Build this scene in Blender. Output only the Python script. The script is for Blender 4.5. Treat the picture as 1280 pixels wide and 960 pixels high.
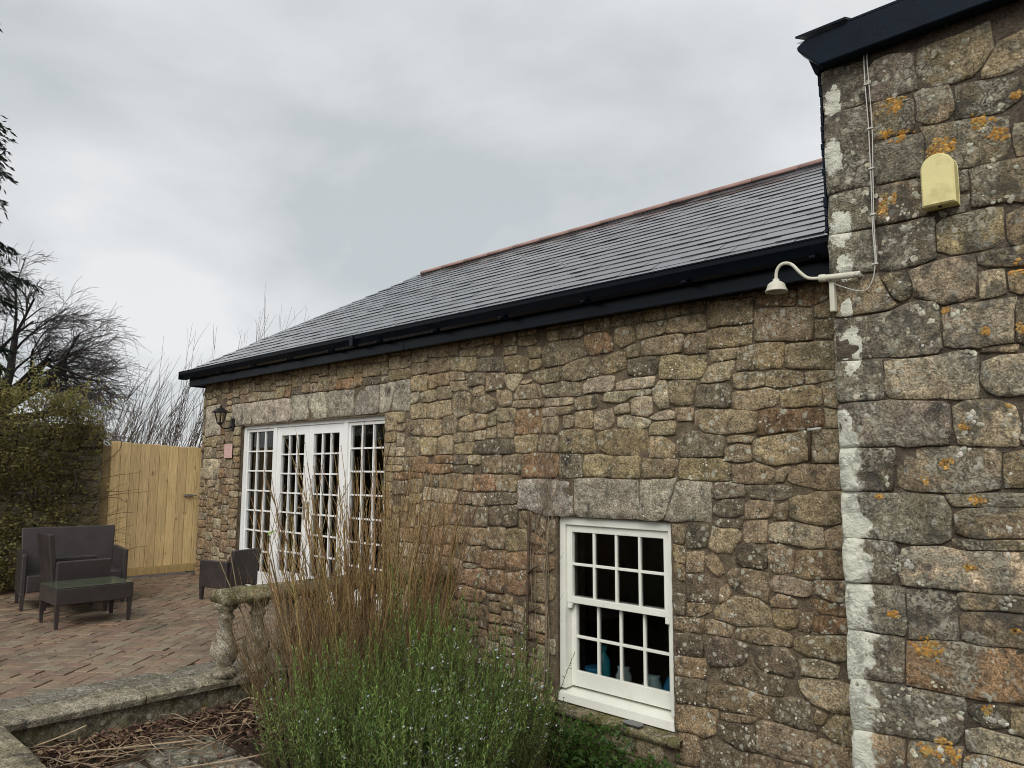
import bpy, bmesh, math, random
import numpy as np
from mathutils import Vector, Matrix, noise
random.seed(11); RNG = np.random.default_rng(5)
for o in list(bpy.data.objects): bpy.data.objects.remove(o)
S = bpy.context.scene; COL = S.collection
R = math.radians

# ------------------------------------------------------------------ camera
YAW, PITCH, ROLL = R(45.964), R(6.609), R(0.281)
cam_d = bpy.data.cameras.new('camera'); cam = bpy.data.objects.new('camera', cam_d); COL.objects.link(cam)
cam_d.sensor_width = 36; cam_d.lens = 941.09/1280*36; cam_d.clip_start = .05; cam_d.clip_end = 500
fw = Vector((-math.cos(YAW)*math.cos(PITCH), math.sin(YAW)*math.cos(PITCH), math.sin(PITCH)))
rt = fw.cross(Vector((0,0,1))).normalized(); up = rt.cross(fw)
rt, up = rt*math.cos(ROLL)+up*math.sin(ROLL), up*math.cos(ROLL)-rt*math.sin(ROLL)
cam.matrix_world = Matrix(((rt.x,up.x,-fw.x,0),(rt.y,up.y,-fw.y,-4.5),(rt.z,up.z,-fw.z,1.40),(0,0,0,1)))
S.camera = cam
# ------------------------------------------------------------------ sky, sun, exposure
SUN_EL, SUN_AZ = R(42), R(156)          # azimuth of the sun, clockwise from +y
W = bpy.data.worlds.new('World'); S.world = W; W.use_nodes = True
SKY_STRENGTH = .10; CLOUD = 4.75
def make_world():
    nt = W.node_tree; nt.nodes.clear(); N = nt.nodes.new; L = nt.links.new
    out = N('ShaderNodeOutputWorld'); bg = N('ShaderNodeBackground'); bg.inputs[1].default_value = SKY_STRENGTH
    sk = N('ShaderNodeTexSky'); sk.sky_type = 'NISHITA'; sk.sun_disc = False; sk.sun_elevation = SUN_EL; sk.sun_rotation = SUN_AZ
    tc = N('ShaderNodeTexCoord'); sep = N('ShaderNodeSeparateXYZ'); L(tc.outputs['Generated'], sep.inputs[0])
    ab = N('ShaderNodeMath'); ab.operation = 'ABSOLUTE'; L(sep.outputs[2], ab.inputs[0])
    ad = N('ShaderNodeMath'); ad.operation = 'ADD'; ad.inputs[1].default_value = .28; L(ab.outputs[0], ad.inputs[0])
    dv = N('ShaderNodeVectorMath'); dv.operation = 'DIVIDE'; L(tc.outputs['Generated'], dv.inputs[0])
    cb = N('ShaderNodeCombineXYZ'); cb.inputs[2].default_value = 1
    L(ad.outputs[0], cb.inputs[0]); L(ad.outputs[0], cb.inputs[1]); L(cb.outputs[0], dv.inputs[1])
    mp = N('ShaderNodeMapping'); mp.inputs['Location'].default_value = (3.1,1.7,0); mp.inputs['Scale'].default_value = (1,1,.0); L(dv.outputs[0], mp.inputs[0])
    n1 = N('ShaderNodeTexNoise'); n1.inputs['Scale'].default_value = 1.3; n1.inputs['Detail'].default_value = 6; n1.inputs['Roughness'].default_value = .52; n1.inputs['Distortion'].default_value = .25
    L(mp.outputs[0], n1.inputs['Vector'])
    cr = N('ShaderNodeValToRGB'); e = cr.color_ramp.elements
    e[0].position = .36; e[0].color = (.71,.755,.775,1); e[1].position = .62; e[1].color = (1.06,1.07,1.075,1)
    L(n1.outputs['Fac'], cr.inputs[0])
    mu = N('ShaderNodeVectorMath'); mu.operation = 'SCALE'; mu.inputs['Scale'].default_value = CLOUD; L(cr.outputs[0], mu.inputs[0])
    mx = N('ShaderNodeMix'); mx.data_type = 'RGBA'; mx.inputs[0].default_value = .95
    L(sk.outputs[0], mx.inputs[6]); L(mu.outputs[0], mx.inputs[7]); L(mx.outputs[2], bg.inputs[0]); L(bg.outputs[0], out.inputs[0])
make_world()
sd = bpy.data.lights.new('sun', 'SUN'); sd.energy = 1.5; sd.angle = R(45); sd.color = (1,.975,.93)
sun = bpy.data.objects.new('sun', sd); COL.objects.link(sun)
sv = Vector((math.sin(SUN_AZ)*math.cos(SUN_EL), math.cos(SUN_AZ)*math.cos(SUN_EL), math.sin(SUN_EL)))
sun.rotation_euler = sv.to_track_quat('Z','Y').to_euler(); sun.location = (0,-8,12)
S.view_settings.view_transform = 'Standard'; S.view_settings.look = 'None'; S.view_settings.gamma = 1; S.view_settings.exposure = 0.74
S.render.engine = 'CYCLES'; S.cycles.filter_width = 1.0

# ------------------------------------------------------------------ node helper and materials
class G:
    def __init__(s, name):
        s.m = bpy.data.materials.new(name); s.m.use_nodes = True; s.t = s.m.node_tree; s.t.nodes.clear()
        s.out = s.t.nodes.new('ShaderNodeOutputMaterial')
    def n(s, typ, ins=None, **props):
        nd = s.t.nodes.new('ShaderNode'+typ)
        for k, v in props.items(): setattr(nd, k, v)
        for k, v in (ins or {}).items():
            if isinstance(v, bpy.types.NodeSocket): s.t.links.new(v, nd.inputs[k])
            else: nd.inputs[k].default_value = v
        return nd
    def pos(s, sc=(1,1,1)):
        g = s.n('NewGeometry'); return s.n('Mapping', {0: g.outputs['Position'], 'Scale': sc}).outputs[0]
    def noise(s, v, scale, detail=4, rough=.55, dist=0): return s.n('TexNoise', {'Vector': v, 'Scale': scale, 'Detail': detail, 'Roughness': rough, 'Distortion': dist}).outputs['Fac']
    def vor(s, v, scale, feature='F1', rnd=1): return s.n('TexVoronoi', {'Vector': v, 'Scale': scale, 'Randomness': rnd}, feature=feature)
    def rng(s, f, a, b, c=0, d=1): return s.n('MapRange', {0: f, 1: a, 2: b, 3: c, 4: d}).outputs[0]
    def math(s, op, a, b=0.0): return s.n('Math', {0: a, 1: b}, operation=op).outputs[0]
    def mix(s, f, a, b, bt='MIX'): return s.n('Mix', {0: f, 6: a, 7: b}, data_type='RGBA', blend_type=bt).outputs[2]
    def attr(s): return s.n('Attribute', attribute_name='tint').outputs['Color']
    def scale(s, c, f):
        if isinstance(c, tuple): c = c[:3]
        return s.n('VectorMath', {0: c, 'Scale': f}, operation='SCALE').outputs[0]
    def bump(s, h, st=.5, d=.01, nrm=None):
        i = {'Strength': st, 'Distance': d, 'Height': h}
        if nrm is not None: i['Normal'] = nrm
        return s.n('Bump', i).outputs[0]
    def bsdf(s, col, rough=.8, nrm=None, metal=0, spec=.5):
        i = {'Base Color': col, 'Roughness': rough, 'Metallic': metal, 'Specular IOR Level': min(spec, 1.0)}
        if spec > 1: i['IOR'] = spec; i['Specular IOR Level'] = .5
        if nrm is not None: i['Normal'] = nrm
        b = s.n('BsdfPrincipled', i); s.t.links.new(b.outputs[0], s.out.inputs[0]); return s.m
def c4(*c): return (*c, 1)

def stone_mat(name, lichen=.5, orange=0.0, crust=0.0, white=None, moss=0.0):
    g = G(name); p = g.pos(); wv = g.n('TexNoise', {'Vector': p, 'Scale': 9.0, 'Detail': 3.0})
    pw = g.n('VectorMath', {0: p, 1: g.scale(wv.outputs['Color'], .06)}, operation='ADD').outputs[0]
    n1 = g.noise(p, 5, 5, .6); n2 = g.noise(p, 85, 4, .7); n3 = g.noise(p, 22, 5, .65); n4 = g.noise(p, 230, 2, .6)
    col = g.scale(g.attr(), g.math('MULTIPLY', g.rng(n1, .3, .7, .62, 1.3), g.rng(n3, .32, .68, .5, 1.5)))
    col = g.scale(col, g.rng(n2, .35, .65, .42, 1.70))
    col = g.scale(col, g.rng(n4, .35, .65, .66, 1.40))
    # brown staining, dark algae
    col = g.mix(g.rng(g.noise(p, 11, 4, .6), .52, .68, 0, .55), col, c4(.12,.088,.052))
    col = g.mix(g.rng(g.noise(g.pos((1,1,.7)), 7.3, 6, .68, .4), .56, .66, 0, .78), col, c4(.035,.034,.03))
    # feldspar-like bright grains
    vg = g.vor(p, 120); col = g.mix(g.rng(vg.outputs['Distance'], .16, .24, .5, 0), col, c4(.40,.36,.28))
    # pale crusty lichen rosettes in patches
    m = g.rng(g.noise(p, 3.1, 3, .5), .60-.2*lichen, .72-.2*lichen)
    v1 = g.vor(pw, 19); v2 = g.vor(pw, 42)
    edge = g.rng(n2, .3, .7, .75, 1.25)
    r1 = g.math('MULTIPLY', g.rng(g.math('MULTIPLY', v1.outputs['Distance'], edge), .27, .34, 1, 0), m)
    r2 = g.math('MULTIPLY', g.rng(g.math('MULTIPLY', v2.outputs['Distance'], edge), .24, .32, 1, 0), g.rng(g.noise(p, 4.7, 3, .5), .54-.12*lichen, .64-.12*lichen))
    sel1 = g.math('GREATER_THAN', g.n('SeparateColor', {0: v1.outputs['Color']}).outputs[0], .62-.25*lichen)
    sel2 = g.math('GREATER_THAN', g.n('SeparateColor', {0: v2.outputs['Color']}).outputs[0], .55)
    lc = g.mix(g.rng(n2, .35, .65), c4(.30,.29,.225), c4(.52,.50,.41))
    col = g.mix(g.math('MULTIPLY', g.math('MULTIPLY', r1, sel1), .85), col, lc)
    col = g.mix(g.math('MULTIPLY', g.math('MULTIPLY', r2, sel2), .8), col, lc)
    hgt = g.math('ADD', g.math('MULTIPLY', n3, 1.0), g.math('MULTIPLY', n2, .55))
    if crust:
        if white: col = g.mix(g.rng(g.noise(p, 6.1, 6, .7, .5), .50, .60, 0, .72), col, c4(.05,.048,.043))
        k = g.math('MULTIPLY', g.rng(g.noise(p, 4.2, 5, .62, .6), .50, .58), g.rng(g.noise(p, 38, 5, .7, 1.2), .40, .52))
        col = g.mix(g.math('MULTIPLY', k, crust), col, g.mix(n2, c4(.25,.23,.17), c4(.50,.47,.37)))
        hgt = g.math('ADD', hgt, g.math('MULTIPLY', k, .5))
    if orange:
        k = g.math('MULTIPLY', g.rng(g.noise(p, 3.3, 2, .5), .655, .69), g.rng(g.noise(p, 30, 5, .75), .43, .52))
        col = g.mix(g.math('MULTIPLY', k, orange), col, g.mix(n2, c4(.30,.12,.015), c4(.62,.30,.05)))
    if moss:
        k = g.rng(g.noise(p, 6, 6, .7), .45, .6); col = g.mix(g.math('MULTIPLY', k, moss), col, g.mix(n2, c4(.05,.055,.015), c4(.16,.15,.04)))
    if white:                                    # limewash left on the quoins: a band along the corner, below a given height
        x0, w, z1 = white; xs = g.n('SeparateXYZ', {0: g.n('NewGeometry').outputs['Position']})
        wob = g.math('ADD', g.rng(g.noise(p, 7, 5, .65), .3, .7, -.06, .06), g.rng(g.noise(g.pos((1,1,.5)), 1.7, 2), .3, .7, -.02, .02))
        band = g.rng(g.math('ADD', g.math('SUBTRACT', xs.outputs[0], x0), wob), w-.012, w+.012, 1, 0)
        low = g.rng(g.math('ADD', xs.outputs[2], g.math('MULTIPLY', wob, 1.2)), z1-.02, z1+.02, 1, 0)
        k = g.math('MULTIPLY', band, low)
        # a few isolated patches higher up
        for cx, cz, rx, rz in WHITE_PATCHES:
            dx = g.math('DIVIDE', g.math('SUBTRACT', xs.outputs[0], cx), rx); dz = g.math('DIVIDE', g.math('SUBTRACT', xs.outputs[2], cz), rz)
            d = g.math('ADD', g.math('POWER', g.math('ABSOLUTE', dx), 2.4), g.math('POWER', g.math('ABSOLUTE', dz), 2.4))
            k = g.math('MAXIMUM', k, g.rng(g.math('ADD', d, g.rng(g.noise(p, 24, 5, .7), .3, .7, -.85, .85)), .8, 1.0, 1, 0))
        k = g.math('MULTIPLY', k, g.rng(g.noise(p, 34, 4, .7), .22, .32, .15, 1))
        col = g.mix(k, col, g.mix(g.rng(n3, .35, .65), c4(.55,.55,.45), c4(.74,.735,.62)))
    ch = g.vor(pw, 13).outputs['Distance']; hgt = g.math('ADD', hgt, g.math('MULTIPLY', g.math('MULTIPLY', ch, n1), 1.5))
    b = g.bump(hgt, 1.0, .016)
    return g.bsdf(col, .93, b, spec=.2)
WHITE_PATCHES = [(-1.475,2.72,.06,.10),(-1.46,2.50,.045,.07),(-1.455,2.05,.055,.13),(-1.49,3.45,.045,.09),(-1.50,3.13,.05,.10),(-1.465,2.27,.03,.06),(-.98,-.02,.05,.10),(-1.52,1.62,.05,.12)]
M = {}
M['stone'] = stone_mat('granite_rubble', .95)
M['stone_tall'] = stone_mat('lichened_granite', 1.05, 0, .75, (-1.55,.13,1.62))
M['stone_mossy'] = stone_mat('mossy_rubble', .5, 0, 0, None, .8)
M['stone_cast'] = stone_mat('weathered_cast_stone', .9, 0, .3, None, .35)
M['coping_moss'] = stone_mat('mossy_coping', .8, 0, .3, None, .8)

def mortar(name, c, c2, white=None):
    g = G(name); p = g.pos(); n = g.noise(p, 14, 6, .7); n2 = g.noise(p, 90, 4, .7)
    col = g.mix(g.rng(n, .35, .65), c4(*c), c4(*c2)); col = g.scale(col, g.rng(n2, .35, .65, .6, 1.3))
    if white:
        xs = g.n('SeparateXYZ', {0: g.n('NewGeometry').outputs['Position']}); w = g.rng(g.noise(p, 9, 5, .65), .3, .7, -.05, .05)
        k = g.math('MULTIPLY', g.rng(g.math('ADD', g.math('SUBTRACT', xs.outputs[0], white[0]), w), white[1]-.01, white[1]+.01, .85, 0), g.rng(g.math('ADD', xs.outputs[2], w), white[2]-.02, white[2]+.02, 1, 0))
        col = g.mix(k, col, g.mix(n2, c4(.38,.37,.30), c4(.62,.61,.51)))
    return g.bsdf(col, .95, g.bump(g.math('ADD', n, n2), .9, .015), spec=.2)
M['mortar'] = mortar('earthy_mortar', (.105,.080,.053), (.20,.155,.105))
M['mortar_tall'] = mortar('dark_mortar', (.07,.056,.042), (.15,.12,.088), (-1.55,.10,1.60))

def plain(name, c, rough=.5, var=.15, sc=8, bump=.1, spec=.5, metal=0, dirt=None):
    g = G(name); p = g.pos(); n = g.noise(p, sc, 5, .6); n2 = g.noise(p, sc*9, 3, .6)
    col = g.scale(c4(*c), g.math('MULTIPLY', g.rng(n, .3, .7, 1-var, 1+var), g.rng(n2, .3, .7, 1-var*.5, 1+var*.5)))
    if dirt: col = g.mix(g.rng(g.noise(p, dirt[1], 6, .7), dirt[2], dirt[2]+.1, 0, dirt[3]), col, c4(*dirt[0]))
    return g.bsdf(col, g.rng(n, .3, .7, max(rough-.08,0), min(rough+.08,1)), g.bump(n2, bump, .004), metal, spec)
M['white_paint'] = plain('white_gloss_paint', (.76,.76,.68), .38, .05, 5, .06, dirt=((.42,.40,.30), 7, .60, .35))
M['white_upvc'] = plain('white_joinery', (.80,.80,.78), .35, .04, 5, .04, dirt=((.45,.43,.36), 9, .62, .3))
M['black'] = plain('black_painted_board', (.003,.0055,.010), .32, .2, 6, .1, spec=.16, dirt=((.02,.024,.03), 15, .64, .4))
M['black_worn'] = plain('worn_black_board', (.004,.009,.018), .5, .25, 9, .3, spec=.12, dirt=((.09,.09,.085), 34, .68, .6))
M['black_metal'] = plain('black_lantern_metal', (.012,.012,.014), .4, .2)
M['lamp_paint'] = plain('stained_cream_paint', (.55,.53,.43), .55, .1, 20, .2, dirt=((.24,.19,.12), 40, .58, .6))
M['cable'] = plain('grey_white_cable', (.50,.49,.44), .6, .1, 20, .1, dirt=((.2,.18,.15), 30, .55, .6))
M['alarm'] = plain('faded_yellow_plastic', (.70,.62,.29), .45, .05, 6, .05, dirt=((.45,.38,.16), 5, .55, .5))
M['alarm_base'] = plain('dull_yellow_plastic', (.36,.31,.13), .5, .1, 6, .05)
M['pink'] = plain('faded_pink_notice', (.55,.32,.29), .6, .15, 30, .05, dirt=((.62,.55,.5), 45, .5, .9))
M['rust'] = plain('rusty_steel', (.06,.035,.02), .8, .3, 20, .3)
M['interior'] = plain('interior_plaster', (.42,.39,.34), .9, .1)
M['terracotta'] = plain('terracotta_ridge', (.33,.205,.175), .8, .12, 5, .2, dirt=((.22,.15,.12), 10, .55, .5))
M['galv'] = plain('galvanised_latch', (.30,.28,.25), .5, .2, 20, .1, metal=.4)
M['tealplastic'] = plain('teal_plastic', (.03,.30,.36), .3, .1)
M['blueplastic'] = plain('blue_plastic', (.03,.20,.36), .4, .1)
M['paleglass'] = plain('pale_ceramic', (.42,.52,.50), .3, .1)
M['soil'] = mortar('damp_soil', (.035,.025,.017), (.075,.052,.034))
def glass(name, tint, ior=1.45):
    g = G(name); fr = g.n('Fresnel', {'IOR': ior}).outputs[0]
    t = g.n('BsdfTransparent', {0: c4(*tint)}); gl = g.n('BsdfGlossy', {'Color': c4(1,1,1), 'Roughness': .02})
    mx = g.n('MixShader', {0: fr, 1: t.outputs[0], 2: gl.outputs[0]}); g.t.links.new(mx.outputs[0], g.out.inputs[0]); return g.m
M['glass'] = glass('window_glass', (.72,.76,.76))
M['lantern_glass'] = glass('lantern_glass', (.8,.78,.7))
def slate_mat():
    g = G('wet_slate'); p = g.pos(); n = g.noise(p, 3, 5, .6); n2 = g.noise(g.pos((1,3,3)), 26, 5, .65)
    col = g.scale(g.attr(), g.math('MULTIPLY', g.rng(n, .3, .7, .7, 1.3), g.rng(n2, .3, .7, .8, 1.2)))
    col = g.mix(g.rng(g.noise(p, 9, 5, .7), .6, .7, 0, .4), col, c4(.11,.11,.10))
    per = g.rng(g.n('SeparateColor', {0: g.attr()}).outputs[0], .03, .09, .03, .20)
    return g.bsdf(col, g.math('ADD', per, g.rng(n, .35, .65, .0, .10)), g.bump(n2, .03, .003), spec=2.1)
M['slate'] = slate_mat()
def tinted(name, rough=.8, sc=30, var=.3, bump=.3, spec=.3, stain=None):
    g = G(name); p = g.pos(); n = g.noise(p, sc, 5, .65); n2 = g.noise(p, sc*.15, 4, .6)
    col = g.scale(g.attr(), g.math('MULTIPLY', g.rng(n, .3, .7, 1-var, 1+var), g.rng(n2, .3, .7, 1-var*.6, 1+var*.6)))
    if stain: col = g.mix(g.rng(g.noise(p, stain[1], 6, .68), stain[2], stain[2]+.14, 0, stain[3]), col, c4(*stain[0]))
    return g.bsdf(col, rough, g.bump(n, bump, .006), spec=spec)
M['paver'] = tinted('worn_brick_paver', .62, 60, .28, .5, .5, ((.06,.052,.032), 1.6, .52, .6))
M['litter'] = tinted('dead_leaf', .75, 40, .3, .2)
def wood_mat():
    g = G('pressure_treated_pine'); p = g.pos((9,9,.7)); n = g.noise(p, 6, 6, .6, .8); n2 = g.noise(g.pos((40,40,1.2)), 5, 3, .6)
    col = g.scale(g.attr(), g.math('MULTIPLY', g.rng(n, .3, .7, .72, 1.2), g.rng(n2, .3, .7, .85, 1.15)))
    kv = g.vor(g.pos((1,5.5,2.2)), 1.7); col = g.mix(g.rng(kv.outputs['Distance'], .05, .12, .75, 0), col, c4(.13,.07,.025))
    return g.bsdf(col, .7, g.bump(n2, .25, .004), spec=.3)
M['wood'] = wood_mat()
def bark_mat(name, sc=40): return tinted(name, .85, sc, .3, .3, .2)
M['bark'] = bark_mat('bark'); M['twig'] = bark_mat('twig', 60)
def leaf_mat(name, tr=.35):
    g = G(name); a = g.attr(); d = g.n('BsdfPrincipled', {'Base Color': a, 'Roughness': .55, 'Specular IOR Level': .35})
    t = g.n('BsdfTranslucent', {0: g.scale(a, 1.3)}); mx = g.n('MixShader', {0: tr, 1: d.outputs[0], 2: t.outputs[0]})
    g.t.links.new(mx.outputs[0], g.out.inputs[0]); return g.m
M['leaf'] = leaf_mat('foliage', .45); M['flower'] = leaf_mat('pale_flower', .2)
def rattan_mat():
    g = G('dark_rattan_weave'); p = g.pos(); wx = g.n('TexWave', {'Vector': p, 'Scale': 38.0, 'Distortion': .3}, bands_direction='Z').outputs['Fac']
    wy = g.n('TexWave', {'Vector': p, 'Scale': 30.0, 'Distortion': .3}, bands_direction='DIAGONAL').outputs['Fac']
    n = g.noise(p, 8, 4); h = g.math('MULTIPLY', wx, wy)
    col = g.scale(c4(.047,.037,.035), g.math('MULTIPLY', g.rng(h, 0, 1, .6, 1.35), g.rng(n, .3, .7, .75, 1.25)))
    return g.bsdf(col, .42, g.bump(h, .4, .004), spec=.5)
M['rattan'] = rattan_mat()
g_ = G('green_algae_glass'); M['table_glass'] = g_.bsdf(g_.mix(g_.rng(g_.noise(g_.pos(), 9, 6, .7), .4, .62), c4(.060,.072,.048), c4(.075,.090,.054)), .12, spec=.6)

# ------------------------------------------------------------------ mesh helpers
def tag(o, label=None, cat=None, group=None, kind=None):
    if label: o['label'] = label
    if cat: o['category'] = cat
    if group: o['group'] = group
    if kind: o['kind'] = kind
    return o
def empty(name, loc=(0,0,0), label=None, cat=None, group=None):
    o = bpy.data.objects.new(name, None); COL.objects.link(o); o.location = loc; o.empty_display_size = .1
    return tag(o, label, cat, group)
LOCAL = False
def link(name, me, parent=None):       # meshes are in world coordinates unless LOCAL is set
    o = bpy.data.objects.new(name, me); COL.objects.link(o)
    if parent is not None:
        o.parent = parent
        if parent.type == 'EMPTY' and not LOCAL: o.matrix_parent_inverse = Matrix.Translation(-parent.location)
    return o
class MB:
    def __init__(s): s.v = []; s.f = []; s.c = []; s.tint = (.5,.5,.5)
    def add(s, vs, fs):
        b = len(s.v); s.v += [tuple(v) for v in vs]; s.f += [tuple(i+b for i in f) for f in fs]; s.c += [s.tint]*len(vs)
    def box(s, x0, x1, y0, y1, z0, z1):
        s.add([(x0,y0,z0),(x1,y0,z0),(x1,y1,z0),(x0,y1,z0),(x0,y0,z1),(x1,y0,z1),(x1,y1,z1),(x0,y1,z1)], [(3,2,1,0),(4,5,6,7),(0,1,5,4),(1,2,6,5),(2,3,7,6),(3,0,4,7)]); return s
    def hexa(s, p):      # eight corners, bottom ring then top ring
        s.add(p, [(3,2,1,0),(4,5,6,7),(0,1,5,4),(1,2,6,5),(2,3,7,6),(3,0,4,7)]); return s
    def tube(s, pts, rad, n=6, caps=True):
        pts = [Vector(p) for p in pts]; rad = rad if hasattr(rad,'__len__') else [rad]*len(pts); b = len(s.v); vs = []; a = None
        for i, p in enumerate(pts):
            t = (pts[min(i+1,len(pts)-1)]-pts[max(i-1,0)]); t = t.normalized() if t.length > 1e-9 else Vector((0,0,1))
            if a is None: a = t.orthogonal().normalized()
            else:
                a = a - t*a.dot(t); a = a.normalized() if a.length > 1e-6 else t.orthogonal().normalized()
            q = t.cross(a)
            for k in range(n): w = 2*math.pi*k/n; vs.append(p+(a*math.cos(w)+q*math.sin(w))*rad[i])
        fs = [(i*n+k, i*n+(k+1)%n, (i+1)*n+(k+1)%n, (i+1)*n+k) for i in range(len(pts)-1) for k in range(n)]
        if caps: fs += [tuple(range(n))[::-1], tuple((len(pts)-1)*n+k for k in range(n))]
        s.add(vs, fs); return s
    def lathe(s, c, prof, n=16, sq=False):
        vs = []; 
        for r, z in prof:
            for k in range(n): w = 2*math.pi*(k+.5)/n; vs.append((c[0]+r*math.cos(w), c[1]+r*math.sin(w), c[2]+z))
        m = len(prof)
        s.add(vs, [(i*n+k, i*n+(k+1)%n, (i+1)*n+(k+1)%n, (i+1)*n+k) for i in range(m-1) for k in range(n)] + [tuple(range(n))[::-1], tuple((m-1)*n+k for k in range(n))]); return s
    def extrude_x(s, prof, x0, x1):           # profile in (y,z)
        n = len(prof); s.add([(x0,y,z) for y,z in prof]+[(x1,y,z) for y,z in prof], [(k,(k+1)%n,n+(k+1)%n,n+k) for k in range(n)]+[tuple(range(n))[::-1], tuple(range(n,2*n))]); return s
    def build(s, name, mat, parent=None, smooth=False, bevel=0, mesh_only=False):
        me = bpy.data.meshes.new(name); me.from_pydata(s.v, [], s.f); me.materials.append(mat)
        at = me.color_attributes.new('tint', 'FLOAT_COLOR', 'POINT')
        at.data.foreach_set('color', np.hstack([np.array(s.c, dtype=np.float32), np.ones((len(s.c),1), np.float32)]).ravel())
        if smooth: me.polygons.foreach_set('use_smooth', [True]*len(me.polygons))
        me.update()
        if mesh_only: return me
        o = link(name, me, parent)
        if bevel:
            b = o.modifiers.new('bevel', 'BEVEL'); b.width = bevel; b.segments = 2; b.limit_method = 'ANGLE'
        return o
def quads(name, Q, T, mat, parent=None, kind=None):     # many leaf-sized faces: Q (n,4,3), T (n,3)
    n = len(Q); me = bpy.data.meshes.new(name)
    me.vertices.add(n*4); me.vertices.foreach_set('co', np.asarray(Q, np.float32).ravel())
    me.loops.add(n*4); me.loops.foreach_set('vertex_index', np.arange(n*4, dtype=np.int32))
    me.polygons.add(n); me.polygons.foreach_set('loop_start', np.arange(0, n*4, 4, dtype=np.int32))
    me.update(calc_edges=True); me.validate(); me.materials.append(mat)
    at = me.color_attributes.new('tint', 'FLOAT_COLOR', 'POINT')
    at.data.foreach_set('color', np.repeat(np.hstack([T, np.ones((n,1))]), 4, axis=0).astype(np.float32).ravel())
    o = link(name, me, parent)
    if kind: o['kind'] = kind
    return o
def unit(a): return a/np.maximum(np.linalg.norm(a, axis=1, keepdims=True), 1e-9)
def leaf_quads(P, D, Nn, L, Wd):      # diamond leaves: base P, direction D, facing Nn
    D = unit(D); S_ = unit(np.cross(D, Nn)); L = L[:,None]; Wd = Wd[:,None]
    dro = unit(np.cross(S_, D))*L*.12
    return np.stack([P, P+D*L*.5+S_*Wd*.5+dro, P+D*L, P+D*L*.5-S_*Wd*.5+dro], axis=1)
def nz(x, y, z=0, s=1): return noise.noise(Vector((x*s, y*s, z*s)))
def jit(c, a=.12):        # mostly brightness, a little hue
    a = a*1.0
    k = 1+random.uniform(-a, a); return tuple(max(0, v*k*(1+random.uniform(-a*.16, a*.16))) for v in c)
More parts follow.
